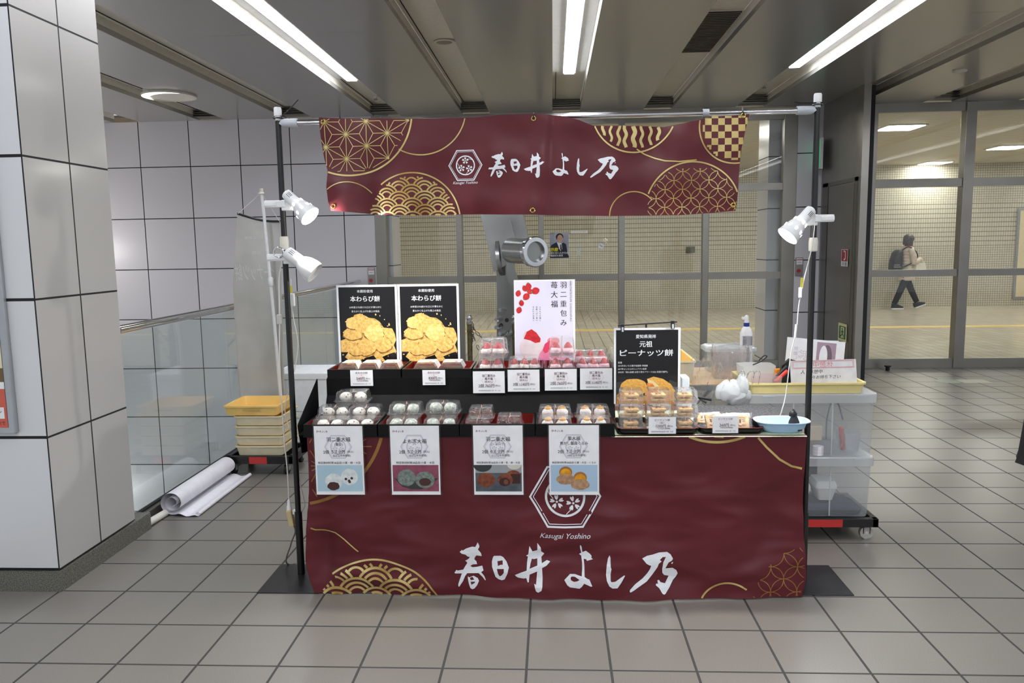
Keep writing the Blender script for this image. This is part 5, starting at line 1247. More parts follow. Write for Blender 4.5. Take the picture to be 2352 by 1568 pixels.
t = cord('thin cord with a yellow tag and pale switch behind the left pole', [(668, 640, .0), (669, 690), (674, 730), (684, 790), (676, 850), (655, 930), (662, 975), (675, 1010), (684, 1080), (696, 1140), (700, 1160), (690, 1180)], 3.45, .0022)
MB().box(at(669, 664, 3.45).x - .004, at(669, 664, 3.45).x + .004, 3.443, 3.447, at(669, 672, 3.45).z, at(669, 656, 3.45).z).build('tag', pm('tag_yellow', (224, 206, 30), .5), t)
MB().box(at(672, 688, 3.45).x - .009, at(672, 688, 3.45).x + .009, 3.438, 3.462, at(672, 703, 3.45).z, at(672, 674, 3.45).z, .004).build('switch', white_p, t)
t = thing('power_socket', 'yellowed extension socket with white plugs hanging low beside the left pole', 'socket', at(668, 1180, 3.44))
M = frame(at(664, 1170, 3.44), V3((.012, 0, -.075)))
MB().box(-.016, .016, -.012, .012, 0, .078, .005, M).build('body', pm('ivory_old', (206, 186, 138), .45), t)
MB().box(at(673, 1175, 3.42).x, at(681, 1175, 3.42).x + .008, 3.41, 3.43, at(675, 1180, 3.42).z, at(675, 1170, 3.42).z, .003).build('plug', white_p, t)
MB().tube(smooth([at(675, 1205, 3.44), at(678, 1222, 3.44), at(668, 1250, 3.46), (at(662, 1280, 3.5).x, 3.5, .006), (-1.12, 3.62, .006), (-1.0, 3.75, .006)]), .0036, 8).build('cable', gc, t, True)

# ================================================================ RIGHT SIDE BEHIND THE COUNTER
trans = clear('translucent_box', (248, 250, 252), .35, .15, white=.25)
t_lid = clear('translucent_lid', (246, 248, 250), .3, .2, white=.62)
dolly('box_dolly', 'black dolly with a long red block and grey wheels under the clear storage boxes', .96, 1.606, 3.83, 4.25, .074, .118, (1.1, 1.43), [(1.02, 3.88), (1.565, 3.88), (1.02, 4.2), (1.565, 4.2)], .033, pm('wheel_grey', (186, 184, 178), .45))
def stbox(lab, z0, z1, x1):
    t = thing('storage_box', lab, 'storage box', (1.26, 3.85, z0), 'clear storage boxes on the dolly'); x0 = .95; y0, y1 = 3.85, 4.24; cx, cy = (x0 + x1) / 2, (y0 + y1) / 2; w, d = x1 - x0, y1 - y0
    MB().loft([rrect(cx, cy, w - .04, d - .03, .03, z0), rrect(cx, cy, w - .02, d - .02, .03, z1 - .04)], True, False).build('body', trans, t, True)
    MB().loft([rrect(cx, cy, w, d, .035, z1 - .045), rrect(cx, cy, w, d, .035, z1 - .004), rrect(cx, cy, w - .01, d - .01, .03, z1)], False, True).build('lid', t_lid, t, True)
    for X in (1.18, 1.37): MB().box(X, X + .006, y0 + .008, y0 + .012, z0 + .005, z1 - .045).build('rib', t_lid, t)
    for X in (1.03, 1.48): MB().box(X, X + .05, y0 - .004, y0 + .002, z1 - .012, z1 - .004).build('latch', t_lid, t)
stbox('upper clear storage box with packaging inside', .428, .746, 1.592); stbox('lower clear storage box on the dolly with foam packs inside', .119, .426, 1.588)
kraft = pm('kraft', (206, 190, 170), .7); navy = pm('navy_cloth', (44, 50, 68), .8)
t = tag(MB().box(1.24, 1.34, 3.9, 4.0, .5, .575, .004, M4.Translation((0, 0, 0))).build('card_bundle', kraft, origin=(1.29, 3.95, .5)), 'brown bundle of folded cards in the upper storage box', 'card bundle')
tag(MB().box(1.2, 1.4, 3.92, 4.1, .43, .498).build('inner_box', pm('inner_grey', (150, 150, 152), .6), origin=(1.3, 4, .43)), 'low grey box lying under the brown card bundle', 'box')
t = thing('label_roll', 'small white label roll with pale red print in the upper storage box', 'roll', (1.315, 3.885, .43)); MB().lathe([(.026, 0), (.026, .045), (.012, .046)], M4.Translation((1.318, 3.889, .431)), 24).build('roll', paper, t, True)
MB().lathe([(.0262, .012), (.0262, .016)], M4.Translation((1.318, 3.889, .431)), 24, False).lathe([(.0262, .028), (.0262, .032)], M4.Translation((1.318, 3.889, .431)), 24, False).build('print', pinkp, t)
tag(MB().grid(lambda u, v: (1.34 + .12 * u + .02 * v, 3.92 + .04 * sin(u * 7), .5 + .12 * v - .05 * u + .008 * sin(v * 20 + u * 9)), 10, 10).build('plastic_bag', film2, origin=(1.4, 3.95, .5)), 'crumpled clear bag of papers in the upper storage box', 'bag')
tag(MB().lathe([(.05, 0), (.06, .1), (.058, .1), (.048, .004)], M4.Translation((1.49, 3.96, .431)), 24, False).build('pen_cup', trans, origin=(1.49, 3.96, .431)), 'translucent cup in the upper storage box', 'cup')
tag(MB().cyl((1.46, 3.94, .445), (1.44, 3.92, .56), .014, n=12).build('orange_pen', pm('orange_red', (226, 84, 56), .4), origin=(1.45, 3.93, .445)), 'orange capped tool in the translucent cup', 'tool')
t = thing('handle_loop', 'grey looped bag handle in the upper storage box', 'handle', (1.41, 3.93, .53)); MB().tube(smooth([(1.37, 3.93, .6), (1.39, 3.93, .69), (1.42, 3.93, .69), (1.45, 3.93, .6)]), .004, 8).tube([(1.37, 3.93, .6), (1.37, 3.93, .5)], .004, 8).build('loop', pm('grey_blue', (110, 118, 130), .6), t, True)
foam = pm('foam_pack', (220, 218, 214), .5)
def fpack(lab, x, z, w):
    t = thing('foam_pack', lab, 'foam pack', (x, 3.92, z), 'stacked foam packs in the lower box')
    MB().loft([rrect(x, 3.96, w - .03, .11, .012, z), rrect(x, 3.96, w, .13, .014, z + .06), rrect(x, 3.96, w + .006, .134, .014, z + .062), rrect(x, 3.96, w + .006, .134, .014, z + .08), rrect(x, 3.96, w - .01, .12, .014, z + .1)]).build('body', foam, t, True)
fpack('white foam pack stack nearer the pole in the lower box', 1.245, .18, .09); fpack('white foam pack stack right of the other in the lower box', 1.37, .19, .1)
tag(MB().loft([rrect(1.33, 3.98, .42, .2, .04, .121), rrect(1.33, 3.98, .44, .22, .04, .15), rrect(1.3, 3.98, .36, .18, .04, .179)]).build('dark_cloth', navy, None, True, origin=(1.33, 3.98, .121)), 'navy cloth folded at the bottom of the lower storage box', 'cloth')
tag(MB().grid(lambda u, v: (1.08 + .3 * u, 4.07 + .01 * sin(u * 9), .19 + .19 * v), 6, 6).build('dark_sheet', navy, None, origin=(1.2, 4.07, .3)), 'dark sheet standing at the back of the lower storage box', 'cloth')
crate('bread_tray', 'yellow plastic tray on top of the clear storage boxes', 'tray', .965, 1.525, 3.855, 4.22, .7475, .803, pm('tray_pale', (232, 216, 150), .4), pm('tray_pale_in', (226, 206, 140), .45))
# signs standing in that tray
def sign_p(name, lab, x0, z0, w, h, Y, draws, rot=0, mat_=paper, lean=.0):
    t = thing(name, lab, 'sign', (x0, Y, z0)); MB().box(0, w, 0, .002, 0, h).build('sheet', mat_, None)
    o = bpy.data.objects[[k for k in bpy.data.objects.keys() if k.startswith('sheet')][-1]]
    return t
def stand_sign(name, lab, x0, z0, w, h, Y, draws, ry=0, mat_=paper, lean=-.12):
    t = thing(name, lab, 'sign', (0, 0, 0)); MB().box(0, w, 0, .002, 0, h).build('sheet', mat_, t)
    for nm, fn in draws: f = Flat(.0004); fn(f, w, h); f.build(nm, t)
    t.location = (x0, Y, z0); t.rotation_euler = (lean, ry, 0); return t
redp = pm('pale_red_print', (206, 132, 142), .5)
def rest_b(f, w, h):
    for k in (0, .018): 
        a = .03 * w + k * w; b2 = .97 * w - k * w; z0, z1 = .69 * h + k * w * .6, .98 * h - k * w * .6
        f.poly([[(a, z0), (b2, z0), (b2, z1), (a, z1)], [(a + .006 * w, z0 + .006 * w), (b2 - .006 * w, z0 + .006 * w), (b2 - .006 * w, z1 - .006 * w), (a + .006 * w, z1 - .006 * w)]], redp, 2)
    f.text('休憩中', .5 * w, .835 * h, .3 * w, redp, 2, mirror=True, bold=.01)
def rest_w(f, w, h):
    f.text('人   休憩中', .32 * w, .57 * h, .34 * w, ink, 2, shear=.2); f.text('少々お待ち下さい', .5 * w, .37 * h, .5 * w, ink, 2, shear=.25)
    for k in range(22): f.rect((.2 + .03 * k) * w, .46 * h, (.215 + .03 * k) * w, .465 * h, lilac, 2)
def menu_p(f, w, h):
    f.rect(.52 * w, .25 * h, .85 * w, .95 * h, pm('menu_mauve', (164, 140, 156), .5), 2); f.ell(.7 * w, .6 * h, .09 * w, .3 * h, pm('menu_shadow', (112, 96, 108), .5), 3); f.ell(.64 * w, .62 * h, .07 * w, .26 * h, paper, 4)
def menu_w(f, w, h):
    f.text('焦がし醤油', .16 * w, .55 * h, .5 * h, lilac, 2, rot=pi / 2); f.text('くるみ', .25 * w, .6 * h, .3 * h, lilac, 2, rot=pi / 2); f.text('700円', .34 * w, .55 * h, .35 * h, lilac, 2, rot=pi / 2)
    brush(f, lambda x, y: (w * (.05 + (x - 1121) / 299 * .2), h * (.14 - (y - 378) / 299 * .3)), mar_ink, 2)
stand_sign('menu_sheet', 'tilted white price sheet standing sideways at the back of the right tray', 1.20, .765, .30, .235, 4.1, [('picture', menu_p), ('lettering', menu_w)], .10)
stand_sign('clear_sheet', 'pale grey plastic sheet behind the tilted price sheet', 1.30, .765, .2, .21, 4.15, [], .02, pm('sheet_grey', (206, 208, 212), .4))
stand_sign('break_notice', 'white notice with a mirrored red heading and handwriting in the right tray', 1.19, .765, .325, .135, 3.93, [('heading', rest_b), ('handwriting', rest_w)], -.02, pm('notice_paper', (214, 214, 216), .45, c2=(200, 200, 204)), -.2)
t = thing('pink_case', 'small translucent pink case in the right yellow tray', 'case', (1.07, 3.92, .756)); MB().loft([rrect(1.065, 3.93, .13, .08, .02, .756), rrect(1.065, 3.93, .145, .09, .02, .832)], True, False).build('body', clear('pink_plastic', (240, 216, 220), .3, .1, white=.3), t, True)
t = thing('clear_case', 'low white translucent box behind the pink case', 'case', (1.03, 4.05, .756)); MB().loft([rrect(1.05, 4.08, .16, .12, .02, .756), rrect(1.05, 4.08, .18, .13, .02, .862)]).build('body', t_lid, t, True)
t = thing('orange_scissors', 'orange handled tape cutter in the right yellow tray', 'tool', (1.16, 4.03, .76)); MB().box(1.13, 1.22, 4.0, 4.03, .756, .848, .006).build('body', pm('orange_plastic', (236, 140, 30), .4), t)
t = thing('marker_pens', 'black and red marker pens leaning in the right yellow tray', 'pens', (1.14, 3.9, .76)); MB().cyl((1.10, 3.9, .80), (1.165, 3.92, .852), .009, n=12).build('red_cap', pm('red_plastic', (220, 40, 30), .35), t, True); MB().cyl((1.06, 3.895, .765), (1.10, 3.9, .80), .009, n=12).cyl((1.1, 3.93, .80), (1.17, 3.95, .87), .008, n=12).build('barrel', black, t, True)
t = thing('black_pouch', 'black pouch standing behind the notice in the right tray', 'pouch', (1.18, 3.97, .76)); MB().prism([(1.145, .757), (1.225, .757), (1.225, .895), (1.19, .905), (1.15, .87)], 3.962, 3.99, 'y').build('body', black, t)
t = thing('black_loop', 'thin black elastic loop over the white box in the right tray', 'cord', (1.08, 4.0, .87)); MB().tube(smooth([(1.02, 4.02, .868), (1.06, 4.02, .885), (1.09, 4.02, .91), (1.075, 4.02, .914), (1.05, 4.02, .89)]), .003, 8).build('loop', black, t, True)
t = thing('paper_bundle', 'white ribbed bundle at the right end of the right tray', 'bundle', (1.52, 4.1, .8)); MB().grid(lambda u, v: (1.49 + .07 * u, 4.08 + .05 * v, .80 + .05 * sin(pi * v) + .004 * sin(u * 40) - .03 * u), 16, 10).build('body', paper, t, True)
tag(MB().sph((1.49, 4.02, .80), .035, 1, .7, .7, 14, 8).build('red_packet', pm('packet_red', (196, 40, 48), .4), None, True, origin=(1.49, 4.02, .79)), 'red packet at the right corner of the right tray', 'packet')
# chains of hooks and bag on the tray's left side
t = thing('carrier_bags', 'crumpled white carrier bags hung on wire hooks beside the storage boxes', 'bags', (.9, 3.8, .75))
def bagf(cx, cy, cz, rx, rz, sd):
    return lambda u, v: (cx + rx * cos(2 * pi * u) * sin(pi * v * .95 + .1) * (1 + .13 * sin(9 * u * 6.28 + v * 5 + sd)), cy + .05 * sin(2 * pi * u) * sin(pi * v * .95 + .1), cz + rz * cos(pi * v) + .006 * sin(u * 19 + sd) + .004 * sin(u * 31 + v * 13) + .004 * sin(v * 17 - u * 12))
bagm = clear('bag_white', (250, 250, 250), .25, .25, bump=.8, bs=30, white=.75)
MB().grid(bagf(.862, 3.84, .765, .062, .05, 1), 48, 24).grid(bagf(.90, 3.85, .742, .07, .04, 4), 48, 24).grid(bagf(.925, 3.845, .79, .03, .05, 7), 40, 20).build('bags', bagm, t, True, 80)
for X in (.90, .945, .975): MB().tube(smooth([(X, 3.84, .83), (X + .01, 3.83, .862), (X + .035, 3.84, .86), (X + .03, 3.845, .80)]), .0018, 6).build('hook', chrome, t, True)
# woven mat at the back of the table, folded frame behind it
strip_g = pm('woven_grey', (92, 92, 94), .8, c2=(48, 48, 50), vs=90)
t = thing('woven_mat', 'dark grey streaked woven mat with round corners lying at the back of the counter', 'mat', (.85, 3.6, TZ))
MB().loft([rrect(.845, 3.615, .41, .28, .05, TZ + .0045), rrect(.845, 3.615, .41, .28, .05, TZ + .012)]).build('mat', strip_g, t, True, 40)
t = thing('folding_stand', 'thin black folded metal frame leaning behind the counter right of the peanut poster', 'frame', (.68, 3.86, 0))
MB().tube([(.60, 3.86, .0), (.60, 3.86, .80), (.70, 3.86, .735), (.78, 3.86, .72)], .007, 8).tube([(.66, 3.9, .0), (.66, 3.9, .76), (.76, 3.88, .70)], .006, 8).build('bars', black, t, True)
# back table
wood = pm('pale_wood', (222, 190, 146), .45, c2=(206, 168, 120), vs=8); alum = pm('aluminium', (170, 172, 176), .35, .7)
t = thing('camp_table', 'pale wood topped folding table with aluminium edges behind the right side of the counter', 'table', (.85, 4.5, 0))
MB().box(.32, 1.20, 4.36, 5.0, .672, .70).build('edge_frame', alum, t); MB().box(.33, 1.19, 4.37, 4.99, .7, .703).build('top', wood, t)
for a, b2 in (((.4, 4.42, .0), (1.1, 4.42, .672)), ((1.1, 4.44, .0), (.4, 4.44, .672)), ((.4, 4.93, 0), (1.1, 4.93, .672)), ((1.1, 4.95, 0), (.4, 4.95, .672))): MB().cyl(a, b2, .011, n=10).build('leg', alum, t, True)
TB = .703
t = thing('lidded_box', 'clear lidded box with white rim behind the film wrapped containers', 'container', (1.05, 4.85, TB)); MB().loft([rrect(1.08, 4.86, .26, .17, .02, TB), rrect(1.08, 4.86, .29, .19, .02, TB + .13)], True, False).build('body', trans, t, True); MB().loft([rrect(1.08, 4.86, .31, .2, .025, TB + .13), rrect(1.08, 4.86, .31, .2, .025, TB + .15), rrect(1.08, 4.86, .26, .16, .02, TB + .162)]).build('lid', t_lid, t, True)
def contset(lab, x, y, w):
    t = thing('clear_container', lab, 'container', (x, y, TB), 'film wrapped clear containers')
    MB().loft([rrect(x, y, w * .8, .1, .015, TB + .001), rrect(x, y, w, .12, .02, TB + .15), rrect(x, y, w + .01, .13, .02, TB + .152), rrect(x, y, w + .01, .13, .02, TB + .158)], True, False).build('body', basep, t, True)
contset('left stack of nested clear containers inside crumpled film', .985, 4.6, .11); contset('right stack of nested clear containers inside crumpled film', 1.09, 4.6, .11)
tag(MB().grid(lambda u, v: (1.035 + .13 * cos(2 * pi * u) * (abs(cos(2 * pi * u)) ** -.35 if abs(cos(2 * pi * u)) > .2 else 1) * .8 * (1 + .05 * sin(u * 60 + v * 9)), 4.6 + .085 * sin(2 * pi * u), TB + .002 + .19 * v + (.01 * sin(u * 40))), 60, 10).build('crumpled_film', film2, None, True, origin=(1.035, 4.6, TB)), 'crumpled clear film wrapped around the nested containers', 'film')
t = thing('film_label', 'small white printed label on the crumpled film of the containers', 'label', (1.09, 4.505, TB + .06)); f = Flat(.001); f.rect(0, 0, .062, .045, paper, 0); f.text('品名 容器', .03, .036, .05, ink, 1); f.text('4901234', .03, .024, .05, ink, 1); f.text('100枚', .02, .01, .03, ink, 1); f.build('face', t)
t = thing('spray_bottle', 'white bottle with a blue collar and white nozzle on the back table', 'bottle', (1.15, 4.8, TB)); bx, by = 1.165, 4.76
MB().loft([rrect(bx, by, .064, .05, .015, TB + .16 - .157), rrect(bx, by, .07, .055, .018, TB + .02), rrect(bx, by, .07, .055, .018, TB + .245), rrect(bx, by, .05, .04, .018, TB + .275), rrect(bx, by, .03, .03, .012, TB + .285)]).build('body', white_p, t, True, 50)
MB().lathe([(.017, .284), (.017, .307)], M4.Translation((bx, by, TB)), 20).build('collar', pm('blue_cap', (20, 50, 140), .35), t, True)
MB().lathe([(.014, .307), (.013, .325), (.012, .345), (.006, .352)], M4.Translation((bx, by, TB)), 16).box(bx - .03, bx + .004, by - .007, by + .007, TB + .325, TB + .342, .004).build('nozzle', white_p, t, True, 50)
f = Flat(.001); f.rect(-.03, .17, .034, .23, pm('label_grey', (200, 200, 206), .5), 0)
for k in range(6): f.text('使用上の注意', .002, .222 - k * .009, .055, ink, 1, bold=0)
f.v = [(v[0] + bx, v[1] + by - .0285, v[2] + TB) for v in f.v]; mkobj('label', f.v, f.f, f.mats, t, mi=f.mi)
crate('bread_tray', 'pale yellow tray mostly hidden behind the peanut poster', 'tray', .42, .80, 4.42, 4.95, TB + .001, .83, tray_out, tray_in)
tag(MB().grid(lambda u, v: (.84 + .11 * (u - .5) * (1.3 + .4 * sin(v * 5)), 4.32 + .04 * sin(u * 14 + v * 9), .86 - .28 * v + .012 * sin(u * 21)), 16, 24).build('hanging_film', film2, None, True, origin=(.84, 4.32, .7)), 'crumpled clear film hanging over the corner of the back table', 'film')
t = thing('white_case', 'white narrow plastic case standing right of the peanut poster', 'case', (.585, 3.5, TZ)); MB().box(.569, .602, 3.46, 3.56, TZ + .005, .90, .003).build('body', pm('case_white', (222, 232, 238), .4), t); MB().box(.566, .612, 3.455, 3.565, TZ + .005, .85, .003).build('lower_sleeve', pm('case_white', (222, 232, 238), .4), t)
tag(MB().grid(lambda u, v: (.215 + .08 * u, 3.80 + .03 * sin(u * 9 + v * 5), .99 - .09 * v + .01 * sin(u * 17)), 12, 12).build('film_scrap', film2, None, True, origin=(.24, 3.8, .91)), 'scrap of crumpled film behind the right end of the riser', 'film')

# ================================================================ STEEL MONUMENT AND CHAIN POSTS
mon = pm('monument_steel', (168, 168, 166), .2, .7, var=.2, vs=2)
t = thing('steel_monument', 'tall polished steel machine arm with a round hub standing before the glazing', 'monument', (-.5, 8.5, 0)); MY = 8.35
def pz(L, Y=MY): return [(at(x, y, Y).x, at(x, y, Y).z) for x, y in L]
up = pz([(1104, 495), (1080, 395), (1150, 395), (1180, 495), (1196, 560), (1160, 610), (1134, 625), (1120, 560)])
MB().prism(up, MY, MY + .16, 'y').build('upper_arm', mon, t)
MB().prism(pz([(1170, 495), (1160, 400), (1190, 400), (1202, 495), (1216, 560), (1190, 590)]), MY + .02, MY + .3, 'y').build('side_plate', mon, t)
lo = pz([(1137, 600), (1160, 545), (1180, 560), (1178, 640), (1195, 700), (1215, 760), (1215, 900), (1138, 900), (1139, 700)])
lo = [(x, z if z > .0 else 0) for x, z in lo]; lo[6] = (lo[6][0], 0.03); lo[7] = (lo[7][0], 0.03)
MB().prism(lo, MY + .17, MY + .33, 'y').build('lower_leg', mon, t)
MB().prism(pz([(1160, 545), (1172, 500), (1185, 550), (1178, 600), (1190, 640), (1212, 680), (1212, 720), (1188, 680), (1166, 640)]), MY - .08, MY, 'y').build('link_plate', mon, t)
hc = at(1176, 575, MY - .1); he = at(1226, 578, MY - .45)
MB().cyl(hc, he, .132, n=40).build('hub', mon, t, True)
F = frame(he, he - hc); MB().lathe([(.132, -.02), (.155, -.015), (.155, .03), (.145, .04), (.105, .04), (.1, -.08), (.001, -.08)], F, 40, False).build('hub_rim', chrome, t, True, 40)
MB().lathe([(.2, -.02), (.2, .02)], frame(at(1150, 590, MY + .1), (1, -.1, .1)), 40).build('back_disc', mon, t, True)
for x, y in ((1148, 712), (1139, 734), (1139, 752), (1148, 766), (1165, 766), (1136, 778)):
    q = at(x, y, MY + .1); MB().cyl(q, q + V3((.07, .1, 0)), .024, n=6).build('bolt', chrome, t)
for x, y in ((1164, 735), (1151, 747)): q = at(x, y, MY + .165); MB().cyl(q, q + V3((0, .01, 0)), .022, n=18).build('bolt_hole', ink, t)
MB().box(-.75, -.2, 8.2, 8.9, 0, .03).build('base', steel_d, t)
cp = pm('post_brass', (120, 108, 80), .4, .8, c2=(86, 74, 50))
posts = [(at(1078, 735, 8.0).x, 8.0, 'left'), (at(1180, 735, 8.0).x + .01, 8.0, 'right')]
for x, y, l in posts:
    t = thing('chain_post', 'short metal post with a ball top, %s of the two before the monument' % l, 'post', (x, y, 0), 'chain posts before the monument')
    MB().lathe([(.09, 0), (.09, .015), (.03, .025), (.026, .05), (.026, .70)], M4.Translation((x, y, 0)), 20).build('tube', cp, t, True)
    MB().lathe([(.028, .69), (.034, .70), (.034, .715), (.02, .72), (.02, .73)], M4.Translation((x, y, 0)), 18).sph((x, y, .755), .032, n=16, m=10).build('finial', chrome, t, True)
def chain(lab, A, B, sag):
    A = V3(A); B = V3(B); t = thing('chain', lab, 'chain', A, 'chains round the monument'); n = int((B - A).length * 1.15 / .042); g = MB()
    P = [A.lerp(B, i / n) - V3((0, 0, sag * 4 * (i / n) * (1 - i / n))) for i in range(n + 1)]
    for i in range(n):
        a, b2 = P[i], P[i + 1]; c = (a + b2) / 2; d = (b2 - a).normalized(); s = d.cross(V3((0, 1, 0))).normalized(); s = s if i % 2 else d.cross(s)
        g.tube([c + d * .03 * cos(q * pi / 4) + s * .014 * sin(q * pi / 4) for q in range(8)], .0045, 5, True)
    g.build('links', steel_d, t, True)['kind'] = 'stuff'
pl, pr_ = posts
chain('upper chain sagging between the two posts before the monument', (pl[0] + .028, 8, .665), (pr_[0] - .028, 8, .665), .16); chain('chain running back from the left post beside the monument', (pl[0] - .02, 8.028, .66), (pl[0] - .06, 8.95, .6), .22); chain('lower chain between the two posts before the monument', (pl[0] + .028, 8.0, .6), (pr_[0] - .028, 8, .6), .33)

# things stuck on the glass
def onglass(name, lab, cat, x0, z0, w, h, draws, Y=9.246):
    t = thing(name, lab, cat, (x0, Y, z0)); MB().box(x0, x0 + w, Y, Y + .001, z0, z0 + h).build('sheet', paper, t)
    for nm, fn in draws: f = Flat(.0008); fn(f, w, h); f.build(nm, t)
pg = pm('poster_grey', (150, 152, 164), .5, c2=(176, 178, 188), vs=9); skin_p = pm('skin_print', (206, 160, 134), .5); yell = pm('yellow_print', (240, 226, 20), .5); suit = pm('suit_print', (28, 30, 42), .6)
def man(f, w, h):
    f.rect(0, 0, w, h, pg, 1); f.ell(.52 * w, .82 * h, .2 * w, .145 * h, ink, 3); f.ell(.54 * w, .75 * h, .15 * w, .16 * h, skin_p, 4); f.poly([(a * w, b2 * h) for a, b2 in ((.02, .05), (.03, .45), (.1, .52), (.35, .62), (.45, .56), (.62, .56), (.72, .6), (.86, .53), (.97, .05))], suit, 2)
    f.poly([(a * w, b2 * h) for a, b2 in ((.37, .62), (.62, .58), (.65, .35), (.58, .27), (.5, .35))], paper, 3); f.poly([(a * w, b2 * h) for a, b2 in ((.55, .53), (.6, .53), (.63, .35), (.6, .27), (.55, .35))], suit, 4)
    f.strip([(w * (.47 + .03 * k), h * (.665 - .01 * sin(k * pi / 4))) for k in range(5)], .01 * w, paper, 5); f.ell(.48 * w, .77 * h, .018 * w, .008 * h, ink, 5); f.ell(.6 * w, .77 * h, .018 * w, .008 * h, ink, 5); f.strip([(.54 * w, .76 * h), (.545 * w, .72 * h)], .015 * w, pm('skin_dark', (176, 124, 100), .5), 5)
    f.rect(0, 0, w, .1 * h, suit, 3)
def man_t(f, w, h):
    f.text('詐欺', .24 * w, .33 * h, .42 * w, yell, 6, bold=.04, shear=.15); f.text('知らない人からの', .5 * w, .2 * h, .94 * w, whitef, 6, bold=.03, h=.09 * h, shear=.1); f.text('電話切る勇気', .36 * w, .095 * h, .66 * w, whitef, 6, bold=.03, shear=.1); f.text('○○警察署', .14 * w, .955 * h, .24 * w, ink, 6)
onglass('warning_poster', 'small poster of a smiling man in a dark suit stuck on the glazing', 'poster', -.033, 1.335, .222, .298, [('picture', man), ('lettering', man_t)])
def strip_t(f, w, h): f.text('防犯カメラ作動中', .5 * w, .5 * h, .88 * w, pm('faded_yellow', (214, 196, 120), .5), 1)
onglass('camera_sticker', 'narrow white sticker with faded yellow writing on the glazing right of the poster', 'sticker', .212, 1.618, .2, .032, [('lettering', strip_t)])
def st2(f, w, h): f.text('自動', .5 * w, .5 * h, .7 * w, ink, 1)
onglass('small_sticker', 'small white square sticker on the glazing right of the camera sticker', 'sticker', .53, 1.46, .055, .055, [('print', st2)])
bpy.data.objects['small_sticker'].rotation_euler = (0, .6, 0)
q = at(1329, 578, 17.59); tag(MB().box(q.x - .035, q.x + .035, 17.585, 17.599, q.z - .09, q.z + .09).build('wall_switch', eg, None, origin=(q.x, 17.59, q.z)), 'grey switch plate on the corridor wall right of the small poster', 'switch')
q = at(1586, 573, 17.59); tag(MB().box(q.x - .09, q.x + .09, 17.56, 17.599, q.z - .07, q.z + .07).build('wall_box', pm('box_grey', (96, 92, 82), .5), None, origin=(q.x, 17.59, q.z)), 'dark grey box on the corridor wall near the centre right', 'box')
a, b_ = at(2338, 478, 17.59), at(2352, 686, 17.59)
t = thing('corridor_panel', 'large cream framed panel on the corridor wall at the far right', 'panel', (a.x + .6, 17.59, 1)); MB().box(a.x, a.x + 1.2, 17.57, 17.6, b_.z, a.z).build('frame', alum, t); MB().box(a.x + .05, a.x + 1.15, 17.565, 17.57, b_.z + .05, a.z - .05).build('face', pm('panel_cream', (222, 210, 176), .5), t)
q = atz(2200, 875, 0.001)
t = thing('floor_sticker', 'worn pale green round marking on the floor before the right doors', 'floor marking', q)
MB().lathe([(.12, 0), (.12, .001), (.001, .0012)], M4.Translation((q.x - .1, q.y, 0)), 30).build('disc', pm('worn_green', (164, 180, 160), .5), t)
MB().box(q.x + .02, q.x + .3, q.y - .1, q.y + .1, 0, .001).build('patch', pm('worn_cream', (196, 194, 178), .5), t)

# ================================================================ PEOPLE
def skin(name, joints, edges, mat_, parent, root=0, sub_=2):
    me = bpy.data.meshes.new(name); me.from_pydata([V3(j[:3]) for j in joints], edges, []); me.materials.append(mat_)
    o = bpy.data.objects.new(name, me); COL.objects.link(o); o.parent = parent
    sm = o.modifiers.new('s', 'SKIN'); me.skin_vertices[0] if me.skin_vertices else None
    if not me.skin_vertices:
        bm = bmesh.new(); bm.from_mesh(me); bm.verts.layers.skin.verify(); bm.to_mesh(me); bm.free()
    for i, j in enumerate(joints):
        sv = me.skin_vertices[0].data[i]; r = j[3] if isinstance(j[3], tuple) else (j[3], j[3]); sv.radius = r; sv.use_root = (i == root)
    sm.use_smooth_shade = True
    ss = o.modifiers.new('u', 'SUBSURF'); ss.levels = sub_; ss.render_levels = sub_
    return o
skinm = pm('skin', (214, 168, 140), .5, sss=.1); hairm = pm('hair_dark', (52, 46, 48), .4, c2=(84, 76, 78), vs=30, bump=.4, bs=60)
coatm = pm('coat_beige', (204, 192, 182), .5, c2=(186, 172, 162), vs=8); blkc = pm('black_cloth2', (22, 23, 28), .8); shoe = pm('shoe_navy', (30, 34, 52), .6); sole = pm('sole_white', (232, 232, 230), .5)
